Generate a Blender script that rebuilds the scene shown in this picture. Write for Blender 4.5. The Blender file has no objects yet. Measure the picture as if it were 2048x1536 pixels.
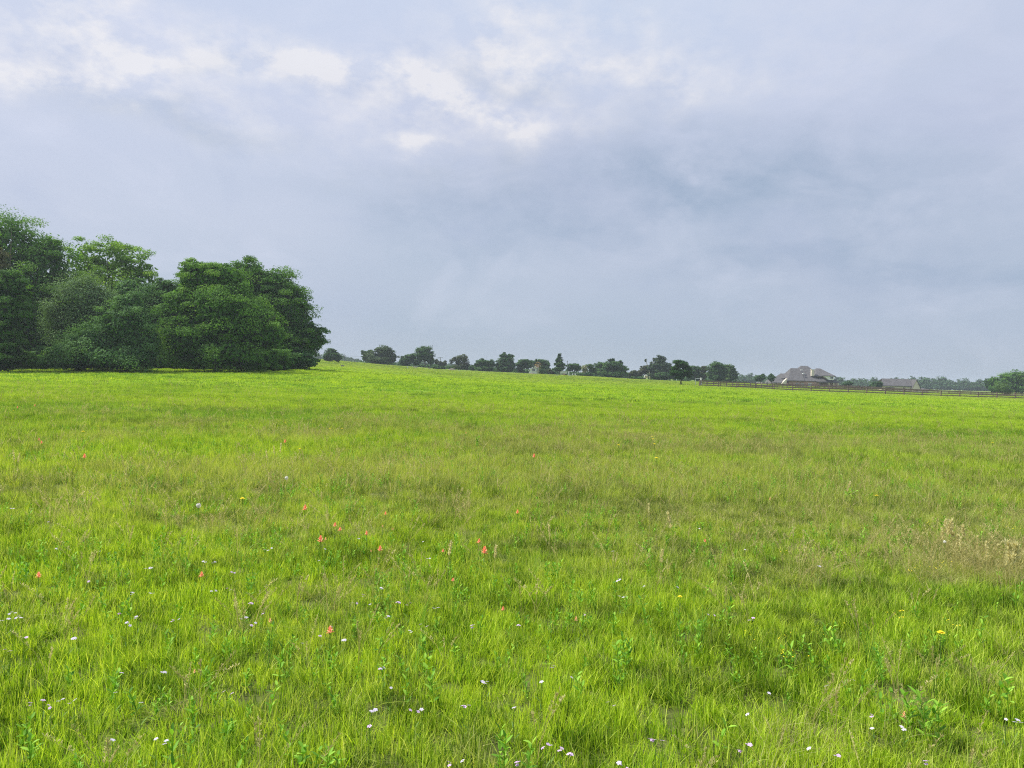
import bpy, bmesh, math, random
import numpy as np
from mathutils import Vector, Matrix
R = math.radians
random.seed(7); rng = np.random.default_rng(11)
S = bpy.context.scene
C = S.collection

# ------------------------------------------------------------------ camera
F = 1538.0; EYE = 1.6; ROLL = R(1.5); PITCH = math.atan((768-757)/F)*-1
cam = bpy.data.objects.new('camera', bpy.data.cameras.new('camera')); C.objects.link(cam)
cam.data.sensor_width = 36; cam.data.lens = 36*F/2048; cam.data.clip_start = .05; cam.data.clip_end = 6000
fwd = Vector((0, math.cos(PITCH), math.sin(PITCH))); r0 = Vector((1, 0, 0)); u0 = r0.cross(fwd)
right = r0*math.cos(ROLL) + u0*math.sin(ROLL); up = -r0*math.sin(ROLL) + u0*math.cos(ROLL)
M = Matrix((right, up, -fwd)).transposed().to_4x4(); M.translation = (0, 0, EYE)
cam.matrix_world = M; S.camera = cam
def ray(u, v):
    return right*((u-1024)/F) + up*((768-v)/F) + fwd
def P(u, v, d):                       # the point at distance y = d seen in that direction
    r = ray(u, v); return Vector((0, 0, EYE)) + r*(d/r.y)

# ------------------------------------------------------------------ light
SUN_AZ, SUN_EL = R(-78), R(54)
sun = bpy.data.objects.new('sun', bpy.data.lights.new('sun', 'SUN')); C.objects.link(sun)
sun.data.energy = 5; sun.data.angle = R(10); sun.data.color = (1, .95, .84)
sd = Vector((math.sin(SUN_AZ)*math.cos(SUN_EL), math.cos(SUN_AZ)*math.cos(SUN_EL), math.sin(SUN_EL)))
sun.rotation_euler = sd.to_track_quat('Z', 'Y').to_euler(); sun.location = (0, 0, 60)
S.view_settings.view_transform = 'Standard'; S.view_settings.look = 'None'
S.view_settings.gamma = 1; S.view_settings.exposure = .66
S.cycles.use_denoising = False; S.cycles.use_adaptive_sampling = False; S.cycles.pixel_filter_type = 'BLACKMAN_HARRIS'; S.cycles.filter_width = 1.15; S.cycles.sample_clamp_indirect = 4
S.cycles.max_bounces = 8; S.cycles.diffuse_bounces = 3; S.cycles.transmission_bounces = 3
S.cycles.transparent_max_bounces = 4; S.cycles.volume_bounces = 0; S.cycles.glossy_bounces = 2

def lin(r, g, b): return tuple(((c/255+.055)/1.055)**2.4 if c > 10 else c/255/12.92 for c in (r, g, b))
W = bpy.data.worlds.new('World'); S.world = W; W.use_nodes = True
nt = W.node_tree; nt.nodes.clear(); N = nt.nodes; L = nt.links
def mth(op, a, b=None, c=None, nt_=None, clamp=False):
    t = nt_ or nt; n = t.nodes.new('ShaderNodeMath'); n.operation = op; n.use_clamp = clamp
    for i, x in enumerate((a, b, c)):
        if x is None: continue
        if isinstance(x, (int, float)): n.inputs[i].default_value = x
        else: t.links.new(x, n.inputs[i])
    return n.outputs[0]
tc = N.new('ShaderNodeTexCoord')
nz = N.new('ShaderNodeTexNoise'); nz.inputs['Scale'].default_value = 5; nz.inputs['Detail'].default_value = 6; nz.inputs['Roughness'].default_value = .55
mp = N.new('ShaderNodeMapping'); mp.inputs['Scale'].default_value = (1, 1, 1.7)
L.new(tc.outputs['Generated'], mp.inputs[0]); L.new(mp.outputs[0], nz.inputs['Vector'])
wv = N.new('ShaderNodeVectorMath'); wv.operation = 'SUBTRACT'; L.new(nz.outputs['Color'], wv.inputs[0]); wv.inputs[1].default_value = (.5, .5, .5)
ws = N.new('ShaderNodeVectorMath'); ws.operation = 'MULTIPLY_ADD'; L.new(wv.outputs[0], ws.inputs[0]); ws.inputs[1].default_value = (.26, .05, .17); L.new(tc.outputs['Generated'], ws.inputs[2])
sx = N.new('ShaderNodeSeparateXYZ'); L.new(ws.outputs[0], sx.inputs[0])
AZ = mth('ARCTAN2', sx.outputs[0], sx.outputs[1]); EL = mth('ARCSINE', sx.outputs[2])
sr = N.new('ShaderNodeSeparateXYZ'); L.new(tc.outputs['Generated'], sr.inputs[0])
def gsum(lst):
    tot = None
    for (u, v, su, sv, a) in lst:
        r = ray(u, v).normalized(); az, el = math.atan2(r.x, r.y), math.asin(r.z)
        k = math.cos(el)**2
        dx = mth('MULTIPLY', mth('SUBTRACT', AZ, az), F/su*.95); dy = mth('MULTIPLY', mth('SUBTRACT', EL, el), F/sv*.95)
        q = mth('ADD', mth('MULTIPLY', dx, dx), mth('MULTIPLY', dy, dy))
        g = mth('MULTIPLY', mth('EXPONENT', mth('MULTIPLY', q, -.5)), a)
        tot = g if tot is None else mth('ADD', tot, g)
    return tot
bright = gsum([(100,70,150,50,.4),(90,155,110,20,.6),(190,25,60,35,.35),(280,105,55,24,.55),(470,122,36,17,.5),(460,50,130,24,.35),
  (590,105,85,17,.65),(690,90,50,18,.55),(760,160,50,38,.3),(900,192,48,28,.8),(830,140,32,34,.45),(1000,240,36,26,.55),(790,292,34,9,.5),
  (1040,50,50,50,.4),(1355,165,34,34,.3),(1180,90,130,34,.35),(1300,100,260,60,.3),(1110,240,100,30,.3),(830,230,160,70,.3),(1060,280,30,40,.35),(350,170,160,60,.25)])
dark = gsum([(1065,160,70,26,.5),(1190,280,45,32,.25),(330,232,120,18,.3),(420,245,60,16,.25),(930,420,130,60,.55),(1800,470,300,130,.6),(1200,400,220,70,.55),
  (1800,560,200,22,.4),(1560,540,160,14,.35),(1450,330,170,70,.35),(680,620,120,60,.25),(380,130,30,20,.3),(1960,60,120,60,.15),(150,230,160,30,.1),(640,370,120,26,.2)])
nd = N.new('ShaderNodeTexNoise'); nd.inputs['Scale'].default_value = 17; nd.inputs['Detail'].default_value = 10; nd.inputs['Roughness'].default_value = .6; L.new(mp.outputs[0], nd.inputs['Vector'])
ndc = mth('MULTIPLY_ADD', nd.outputs[0], 3.9, -1.38)           # contrasty detail inside the bright breaks
ndc = mth('MAXIMUM', ndc, .12)
br = mth('MINIMUM', mth('MULTIPLY', bright, ndc, clamp=True), .62)
rmp = N.new('ShaderNodeValToRGB'); L.new(mth('MULTIPLY', sr.outputs[2], 2.0), rmp.inputs[0])   # by height in the sky
cr = rmp.color_ramp; cr.elements[0].position = 0; cr.elements[0].color = (*lin(155,172,187), 1); cr.elements[1].position = .12; cr.elements[1].color = (*lin(166,182,202), 1)
for p_, c_ in ((.35, (195,204,222)), (.62, (203,211,232)), (.95, (204,217,239))):
    e = cr.elements.new(p_); e.color = (*lin(*c_), 1)
def mixc(f, a, b, bt='MIX'):
    n = N.new('ShaderNodeMix'); n.data_type = 'RGBA'; n.blend_type = bt
    for i, x in ((0, f), (6, a), (7, b)):
        if isinstance(x, (int, float)): n.inputs[i].default_value = x
        elif isinstance(x, tuple): n.inputs[i].default_value = (*x, 1)
        else: L.new(x, n.inputs[i])
    return n.outputs[2]
ndl = mth('MULTIPLY', dark, mth('MULTIPLY_ADD', nd.outputs[0], 1.6, .1), clamp=True)
col = mixc(ndl, rmp.outputs[0], lin(157, 175, 199))
nh = N.new('ShaderNodeTexNoise'); nh.inputs['Scale'].default_value = 3.2; nh.inputs['Detail'].default_value = 5; L.new(mp.outputs[0], nh.inputs['Vector'])
col = mixc(mth('MULTIPLY_ADD', nh.outputs[0], 1.5, -.45, clamp=True), col, mixc(.4, col, (.675, .67, .83)))
nm2 = N.new('ShaderNodeTexNoise'); nm2.inputs['Scale'].default_value = 5.5; nm2.inputs['Detail'].default_value = 9; nm2.inputs['Roughness'].default_value = .58; nm2.inputs['Distortion'].default_value = .4
mp2 = N.new('ShaderNodeMapping'); mp2.inputs['Scale'].default_value = (1, 1, 1.9); mp2.inputs['Location'].default_value = (3, 1, 7); L.new(tc.outputs['Generated'], mp2.inputs[0]); L.new(mp2.outputs[0], nm2.inputs['Vector'])
amp = N.new('ShaderNodeMapRange'); amp.inputs[1].default_value = .0; amp.inputs[2].default_value = .2; amp.inputs[3].default_value = .35; amp.inputs[4].default_value = 1; L.new(sr.outputs[2], amp.inputs[0])
hi = mth('MULTIPLY', mth('MULTIPLY_ADD', nm2.outputs[0], 4, -2.1, clamp=True), amp.outputs[0]); lo_ = mth('MULTIPLY', mth('MULTIPLY_ADD', nm2.outputs[0], -4, 1.85, clamp=True), amp.outputs[0])
col = mixc(mth('MULTIPLY', hi, .42), col, lin(228, 230, 246)); col = mixc(mth('MULTIPLY', lo_, .5), col, lin(172, 184, 212))
col = mixc(br, col, (1.0, .955, .92))
# the overcast is brighter overhead, out of frame, as such skies are
zen = N.new('ShaderNodeMapRange'); zen.inputs[1].default_value = .5; zen.inputs[2].default_value = .85; zen.inputs[3].default_value = .632; zen.inputs[4].default_value = 1.1; L.new(sr.outputs[2], zen.inputs[0])
below = mth('LESS_THAN', sr.outputs[2], -.02)
col = mixc(below, col, (.10, .14, .05))
bgc = N.new('ShaderNodeBackground'); L.new(col, bgc.inputs[0]); L.new(zen.outputs[0], bgc.inputs[1])
sky = N.new('ShaderNodeTexSky'); sky.sky_type = 'NISHITA'; sky.sun_disc = False; sky.sun_elevation = SUN_EL; sky.sun_rotation = SUN_AZ
bgs = N.new('ShaderNodeBackground'); bgs.inputs[1].default_value = .1; L.new(sky.outputs[0], bgs.inputs[0])
mx = N.new('ShaderNodeMixShader'); mx.inputs[0].default_value = .92; L.new(bgs.outputs[0], mx.inputs[1]); L.new(bgc.outputs[0], mx.inputs[2])
wo = N.new('ShaderNodeOutputWorld'); L.new(mx.outputs[0], wo.inputs[0])

# ------------------------------------------------------------------ helpers
def tag(o, label=None, cat=None, group=None, kind=None):
    if label: o['label'] = label
    if cat: o['category'] = cat
    if group: o['group'] = group
    if kind: o['kind'] = kind
    return o
def empty(name, loc, label, cat, group=None, rz=0):
    o = bpy.data.objects.new(name, None); C.objects.link(o); o.location = loc; o.rotation_euler.z = rz
    o.empty_display_size = .2
    return tag(o, label, cat, group)
def nmesh(name, V, Fs, mat=None, attrs=None, parent=None, link=True, smooth=False, mats=None):
    """V (n,3); Fs list of int arrays (m,k). attrs {name: per-face array}."""
    me = bpy.data.meshes.new(name); V = np.asarray(V, np.float32)
    me.vertices.add(len(V)); me.vertices.foreach_set('co', V.ravel())
    lens = np.concatenate([np.full(len(f), f.shape[1], np.int32) for f in Fs]); loops = np.concatenate([f.ravel() for f in Fs]).astype(np.int32)
    me.loops.add(len(loops)); me.loops.foreach_set('vertex_index', loops)
    me.polygons.add(len(lens)); me.polygons.foreach_set('loop_start', np.concatenate([[0], np.cumsum(lens)[:-1]]).astype(np.int32))
    me.update(calc_edges=True)
    if smooth: me.polygons.foreach_set('use_smooth', np.ones(len(lens), bool))
    for k, a in (attrs or {}).items():
        dom = 'FACE' if len(a) == len(lens) else 'POINT'
        at = me.attributes.new(k, 'FLOAT', dom); at.data.foreach_set('value', np.asarray(a, np.float32))
    if mat: me.materials.append(mat)
    if not link: return me
    o = bpy.data.objects.new(name, me); C.objects.link(o)
    if parent: o.parent = parent
    return o
class MB:
    def __init__(s): s.bm = bmesh.new()
    def box(s, x0, y0, z0, x1, y1, z1, bev=0):
        v = [s.bm.verts.new(p) for p in ((x0,y0,z0),(x1,y0,z0),(x1,y1,z0),(x0,y1,z0),(x0,y0,z1),(x1,y0,z1),(x1,y1,z1),(x0,y1,z1))]
        for f in ((0,3,2,1),(4,5,6,7),(0,1,5,4),(1,2,6,5),(2,3,7,6),(3,0,4,7)): s.bm.faces.new([v[i] for i in f])
        return s
    def poly(s, vs, fs):
        v = [s.bm.verts.new(p) for p in vs]
        for f in fs: s.bm.faces.new([v[i] for i in f])
        return s
    def tube(s, pts, rad, n=8, cap=True):
        pts = [Vector(p) for p in pts]
        if isinstance(rad, (int, float)): rad = [rad]*len(pts)
        rings = []
        for i, p in enumerate(pts):
            t = (pts[min(i+1, len(pts)-1)] - pts[max(i-1, 0)]).normalized()
            a = t.cross(Vector((.3, .9, .1)) if abs(t.y) < .8 else Vector((1, 0, 0))).normalized(); b = t.cross(a)
            rings.append([s.bm.verts.new(p + (a*math.cos(2*math.pi*k/n) + b*math.sin(2*math.pi*k/n))*rad[i]) for k in range(n)])
        for q, w in zip(rings, rings[1:]):
            for k in range(n): s.bm.faces.new((q[k], q[(k+1) % n], w[(k+1) % n], w[k]))
        if cap: s.bm.faces.new(rings[0][::-1]); s.bm.faces.new(rings[-1])
        return s
    def build(s, name, mat, parent=None, smooth=False):
        bmesh.ops.recalc_face_normals(s.bm, faces=s.bm.faces)
        me = bpy.data.meshes.new(name); s.bm.to_mesh(me); s.bm.free(); me.materials.append(mat)
        if smooth: me.polygons.foreach_set('use_smooth', np.ones(len(me.polygons), bool))
        o = bpy.data.objects.new(name, me); C.objects.link(o)
        if parent: o.parent = parent
        return o
# value noise in numpy
_perm = np.random.default_rng(5).random((256, 256))
def vnoise(x, y):
    xi = np.floor(x).astype(int); yi = np.floor(y).astype(int); fx = x-xi; fy = y-yi
    fx = fx*fx*(3-2*fx); fy = fy*fy*(3-2*fy)
    g = lambda a, b: _perm[a & 255, b & 255]
    return (g(xi, yi)*(1-fx)+g(xi+1, yi)*fx)*(1-fy) + (g(xi, yi+1)*(1-fx)+g(xi+1, yi+1)*fx)*fy
def fbm(x, y, sc, o=4, seed=0):
    t = 0; a = .5; x = x/sc+seed*17.3; y = y/sc+seed*9.1
    for i in range(o): t = t + a*vnoise(x, y); a *= .5; x = x*2.03+3.7; y = y*2.03+1.9
    return t/(1-.5**o)

# ------------------------------------------------------------------ materials
def newmat(name):
    m = bpy.data.materials.new(name); m.use_nodes = True; m.node_tree.nodes.clear(); return m, m.node_tree
def out(t, s): o = t.nodes.new('ShaderNodeOutputMaterial'); t.links.new(s, o.inputs[0])
def ramp(t, fac, stops):
    n = t.nodes.new('ShaderNodeValToRGB'); e = n.color_ramp.elements
    e[0].position = stops[0][0]; e[0].color = (*stops[0][1], 1); e[1].position = stops[-1][0]; e[1].color = (*stops[-1][1], 1)
    for p, c in stops[1:-1]: q = e.new(p); q.color = (*c, 1)
    t.links.new(fac, n.inputs[0]); return n.outputs[0]
def attr(t, name, typ='GEOMETRY'):
    n = t.nodes.new('ShaderNodeAttribute'); n.attribute_name = name; n.attribute_type = typ; return n.outputs['Fac']
def tmix(t, f, a, b, bt='MIX'):
    n = t.nodes.new('ShaderNodeMix'); n.data_type = 'RGBA'; n.blend_type = bt
    for i, x in ((0, f), (6, a), (7, b)):
        if isinstance(x, (int, float)): n.inputs[i].default_value = x
        elif isinstance(x, tuple): n.inputs[i].default_value = (*x, 1)
        else: t.links.new(x, n.inputs[i])
    return n.outputs[2]
def leafshade(t, colr, tr=.35, trc=(1.15, 1.2, .5), rough=.7, spec=.1):
    p = t.nodes.new('ShaderNodeBsdfPrincipled'); t.links.new(colr, p.inputs['Base Color']); p.inputs['Roughness'].default_value = rough
    p.inputs['Specular IOR Level'].default_value = spec
    b = t.nodes.new('ShaderNodeBsdfTranslucent'); t.links.new(tmix(t, 1.0, colr, trc, 'MULTIPLY'), b.inputs[0])
    m = t.nodes.new('ShaderNodeMixShader'); m.inputs[0].default_value = tr
    t.links.new(p.outputs[0], m.inputs[1]); t.links.new(b.outputs[0], m.inputs[2]); out(t, m.outputs[0])
def leafmat(name, stops, tr=.3, patch=None):
    m, t = newmat(name)
    c = ramp(t, attr(t, 'rnd'), stops)
    if patch:                              # part of the crown in another leaf colour (new growth, dead twigs)
        g = t.nodes.new('ShaderNodeNewGeometry'); n = t.nodes.new('ShaderNodeTexNoise'); n.inputs['Scale'].default_value = patch[1]; n.inputs['Detail'].default_value = 3
        t.links.new(g.outputs['Position'], n.inputs['Vector'])
        f = mth('MULTIPLY_ADD', n.outputs[0], 6, -3.1, nt_=t, clamp=True)
        c = tmix(t, f, c, patch[0])
    leafshade(t, c, tr); return m
def plain(name, c, rough=.7, noise=None, metal=0, spec=.3, bump=0):
    m, t = newmat(name); p = t.nodes.new('ShaderNodeBsdfPrincipled'); p.inputs['Roughness'].default_value = rough
    p.inputs['Metallic'].default_value = metal; p.inputs['Specular IOR Level'].default_value = spec
    p.inputs['Base Color'].default_value = (*c, 1)
    sc, c2 = noise or (4, tuple(x*.8 for x in c))
    g = t.nodes.new('ShaderNodeTexCoord'); n = t.nodes.new('ShaderNodeTexNoise'); n.inputs['Scale'].default_value = sc; n.inputs['Detail'].default_value = 5
    t.links.new(g.outputs['Object'], n.inputs['Vector'])
    t.links.new(ramp(t, n.outputs[0], [(.35, c), (.68, c2)]), p.inputs['Base Color'])
    if bump:
        b = t.nodes.new('ShaderNodeBump'); b.inputs['Strength'].default_value = bump; t.links.new(n.outputs[0], b.inputs['Height']); t.links.new(b.outputs[0], p.inputs['Normal'])
    out(t, p.outputs[0]); return m
def brickmat():
    m, t = newmat('brick'); p = t.nodes.new('ShaderNodeBsdfPrincipled'); p.inputs['Roughness'].default_value = .85
    g = t.nodes.new('ShaderNodeTexCoord'); mp_ = t.nodes.new('ShaderNodeMapping'); mp_.inputs['Rotation'].default_value = (R(90), 0, 0)
    b = t.nodes.new('ShaderNodeTexBrick'); b.inputs['Scale'].default_value = 4; b.inputs['Color1'].default_value = (.34,.17,.13,1); b.inputs['Color2'].default_value = (.26,.13,.11,1); b.inputs['Mortar'].default_value = (.42,.38,.34,1)
    t.links.new(g.outputs['Object'], mp_.inputs[0]); t.links.new(mp_.outputs[0], b.inputs[0]); t.links.new(b.outputs[0], p.inputs['Base Color']); out(t, p.outputs[0]); return m

GRASS_B = [(0, (.03,.09,.008)), (.3, (.15,.30,.012)), (.7, (.36,.56,.022)), (1, (.66,.78,.13))]
GRASS_D = [(0, (.04,.08,.018)), (.3, (.14,.22,.035)), (.65, (.29,.38,.08)), (.9, (.46,.44,.19)), (1, (.70,.62,.38))]
GRASS_G = [(0, (.04,.13,.014)), (.5, (.14,.31,.03)), (1, (.32,.50,.07))]
def grassmat(name, inst=True):
    m, t = newmat(name); r = attr(t, 'rnd'); ty = 'INSTANCER' if inst else 'GEOMETRY'
    dl = attr(t, 'dull', ty); gr = attr(t, 'cool', ty)
    c = tmix(t, gr, ramp(t, r, GRASS_B), ramp(t, r, GRASS_G))
    c = tmix(t, dl, c, ramp(t, r, GRASS_D))
    lu = attr(t, 'vigour', ty); c = tmix(t, 1., c, ramp(t, lu, [(0, (.42,.46,.42)), (.5, (1,1,1)), (1, (1.0,1.0,1.0))]), 'MULTIPLY')
    c = tmix(t, mth('MULTIPLY', mth('SUBTRACT', lu, .55, nt_=t, clamp=True), .9, nt_=t), c, (.50,.62,.05))
    leafshade(t, c, .45, (1.2, 1.15, .5), .8, .06); return m
m_grass = grassmat('grass_blade')
m_dry, t = newmat('dry_grass'); leafshade(t, ramp(t, attr(t, 'rnd'), [(0, (.30,.28,.10)), (.6, (.55,.50,.22)), (1, (.74,.68,.38))]), .5, (1, 1, .85), .8, .05)
m_forb, t = newmat('forb_leaf'); leafshade(t, ramp(t, attr(t, 'rnd'), [(0, (.07,.18,.018)), (.5, (.16,.34,.03)), (1, (.30,.50,.06))]), .35, (1.1, 1.2, .5), .6, .12)

# ------------------------------------------------------------------ terrain
CP = []
def cp(u, v, d): p = P(u, v, d); CP.append((p.x, p.y, p.z))
for x, y in ((0,0),(-6,0),(6,0),(0,-12),(-14,6),(14,6),(-4,8),(4,8),(0,16),(-12,18),(12,18),(0,30),(-25,0),(25,0),(-22,35),(24,35),(0,50)): CP.append((x, y, .0))
CP += [(-200,-150,-1),(0,-200,-2),(200,-150,-3)]
for a in ((-60,748,82),(60,746,84),(200,744,88),(330,744,90),(450,744,92),(560,742,98),(620,739,112),(655,735,150),(600,738,150),(300,737,140),(0,734,130),(-300,736,120),
  (650,722.5,235),(683,727,235),(720,732,225),(800,736.5,240),(900,742,250),(1000,746,250),(1100,750,250),(1160,753,250),(1240,757.5,250),(1350,763.5,250),
  (1362,770,172),(1200,771,140),(1000,768,140),(850,765,140),(1400,773,165),(1560,781,165),(1700,787,165),(1880,793,165),(2040,799,165),(2300,806,165),
  (1450,765.5,255),(1640,778,325),(1800,784,325),(2000,792,300),(2200,796,300),(1540,772,300),
  (650,722,300),(900,741.5,330),(1100,749.5,330),(1300,760,330),(700,735,330),(1450,765,340),
  (700,730,700),(1000,745,900),(1500,770,800),(2000,782,800),(200,735,600),(2600,800,800),(-600,725,700)): cp(*a)
for x, y, z in ((-1200,0,2),(1200,0,-14),(0,-1200,-6),(-900,1000,6),(0,1400,2),(1000,1100,-6),(-500,-800,-4),(600,-800,-8)): CP.append((x, y, z))
CP = np.array(CP)
def tpsk(d2): return .5*d2*np.log(d2+1e-9)
_SC = 50.
A = CP[:, :2]/_SC; n_ = len(A)
K = tpsk(((A[:, None]-A[None])**2).sum(2)) + np.eye(n_)*.002
Pm = np.c_[np.ones(n_), A]; Lm = np.block([[K, Pm], [Pm.T, np.zeros((3, 3))]])
wt = np.linalg.solve(Lm, np.r_[CP[:, 2], 0, 0, 0])
def ground_np(x, y):
    x = np.asarray(x, float); y = np.asarray(y, float); sh = x.shape; q = np.c_[x.ravel(), y.ravel()]/_SC; z = np.empty(len(q))
    for i in range(0, len(q), 20000):
        s_ = q[i:i+20000]; z[i:i+20000] = tpsk(((s_[:, None]-A[None])**2).sum(2)) @ wt[:n_] + wt[n_] + s_ @ wt[n_+1:]
    x = q[:, 0]*_SC; y = q[:, 1]*_SC
    z += (fbm(x, y, 1.6, 3, 2)-.5)*.05*np.clip(1.2-np.hypot(x, y)/60, .15, 1) + (fbm(x, y, 9, 2, 4)-.5)*.18*np.clip(np.hypot(x, y)/20, 0, 1)
    return z.reshape(sh)
def ground(x, y): return float(ground_np(np.array([x]), np.array([y]))[0])
def hit(u, v, h=0):                   # where that sight line comes down to h above the ground
    lo, hi = 1.0, 240.
    ds = np.geomspace(1.2, 240, 200); r = ray(u, v); t_ = ds/r.y
    zz = EYE + r.z*t_; g = ground_np(r.x*t_, ds)+h; k = np.argmax(zz < g)
    if k == 0: k = len(ds)-1
    a, b = ds[k-1], ds[k]
    for _ in range(18):
        m_ = (a+b)/2; q = m_/r.y
        if EYE+r.z*q < ground(r.x*q, m_)+h: b = m_
        else: a = m_
    q = b/r.y; return Vector((r.x*q, b, EYE+r.z*q))
# how dull or cool the grass is, over the field
BL = [(1200,960,5.5,3.5,.5),(800,950,4,2.5,.35),(1700,1000,3.2,2.2,.35),(1990,1150,.9,.5,1.1),(1830,1080,1.2,.9,.55),(1500,1150,.8,.6,.3),(330,1040,.7,.5,.3),(1350,1300,.25,.2,.3),(620,1260,.35,.25,.35),(1280,880,6,3,.35),
      (400,910,4,3.2,-.6),(250,1010,1.2,.9,-.3),(1150,1060,1.2,.7,-.25),(1950,1000,1.5,1.5,.2),(860,1330,.7,.4,-.25),(1650,1090,.4,.6,-.3)]
BLP = [(*hit(b[0], b[1])[:2], *b[2:]) for b in BL]
def dullf(x, y):
    d = np.hypot(x, y); f = np.interp(d, [0,5,7,9,14,20,26,34,45,60,90,130,170,230], [.12,.17,.30,.48,.57,.54,.36,.16,.02,-.10,-.15,-.06,.28,.48])
    f = f + (fbm(x, y, 2.2+0*d, 3, 1)-.5)*np.interp(d, [0,20,40,80], [.9,1.7,.8,.1]) + (fbm(x, y, .4, 2, 8)-.5)*np.interp(d, [0,8,25], [.8,1.0,.4]) + (fbm(x*.45, y*1.5, 22, 3, 6)-.5)*np.interp(d, [0,20,60], [0,.3,.6])
    for bx, by, rx, ry, a in BLP: f = f + a*np.exp(-((x-bx)/rx)**2-((y-by)/ry)**2)
    return np.clip(f, 0, 1)
def coolf(x, y):
    d = np.hypot(x, y); f = (fbm(x, y, 3.1, 3, 9)-.42)*1.2 + (fbm(x*.5, y*1.6, 26, 2, 12)-.5)*np.interp(d, [0,30,60], [0,.6,1.4])
    bx, by, _ = hit(330, 830); f = f + .75*np.exp(-((x-bx)/14)**2-((y-by)/9)**2)
    return np.clip(f, 0, 1)
rad = np.r_[np.geomspace(.6, 30, 90), np.geomspace(31, 420, 130), np.geomspace(440, 1450, 30)]
ang = np.r_[np.linspace(-46, 46, 330), np.linspace(50, 310, 60)]
RR, AA = np.meshgrid(rad, np.radians(ang), indexing='ij'); X = RR*np.sin(AA); Y = RR*np.cos(AA); Z = ground_np(X, Y)
V = np.c_[X.ravel(), Y.ravel(), Z.ravel()]; na = len(ang)
i, j = np.meshgrid(np.arange(len(rad)-1), np.arange(na), indexing='ij'); j2 = (j+1) % na
Fq = np.c_[(i*na+j).ravel(), ((i+1)*na+j).ravel(), ((i+1)*na+j2).ravel(), (i*na+j2).ravel()][:, ::-1]
V = np.r_[V, [[0, 0, ground(0, 0)]]]; jj = np.arange(na); Ft = np.c_[jj, (jj+1) % na, np.full(na, len(V)-1)][:, ::-1]
m_soil, t = newmat('field_soil')
g_ = t.nodes.new('ShaderNodeNewGeometry'); n1 = t.nodes.new('ShaderNodeTexNoise'); n1.inputs['Scale'].default_value = 5; n1.inputs['Detail'].default_value = 8; t.links.new(g_.outputs['Position'], n1.inputs['Vector'])
cG = tmix(t, attr(t, 'dull'), ramp(t, n1.outputs[0], [(.3, (.08,.15,.01)), (.7, (.18,.28,.018))]), ramp(t, n1.outputs[0], [(.3, (.08,.10,.03)), (.7, (.14,.15,.05))]))
cS = ramp(t, n1.outputs[0], [(.3, (.045,.05,.016)), (.55, (.075,.095,.022)), (.75, (.13,.13,.05))])
cF = tmix(t, attr(t, 'far'), cS, cG)
p_ = t.nodes.new('ShaderNodeBsdfPrincipled'); p_.inputs['Roughness'].default_value = .95; p_.inputs['Specular IOR Level'].default_value = .1; t.links.new(cF, p_.inputs[0])
bp = t.nodes.new('ShaderNodeBump'); bp.inputs['Strength'].default_value = .5; bp.inputs['Distance'].default_value = .05; t.links.new(n1.outputs[0], bp.inputs['Height']); t.links.new(bp.outputs[0], p_.inputs['Normal']); out(t, p_.outputs[0])
dd = np.hypot(V[:, 0], V[:, 1])
gnd = nmesh('ground', V, [Fq, Ft], m_soil, {'dull': np.clip(dullf(V[:, 0], V[:, 1]), 0, 1), 'far': np.clip(np.maximum((dd-25)/40, np.maximum((np.abs(V[:, 0])-.7*np.maximum(V[:, 1], 0)-5.5)/1.5, (-1.5-V[:, 1]))), 0, 1)}, smooth=True)
tag(gnd, 'open green pasture rising gently to the left', None, kind='structure')

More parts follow.
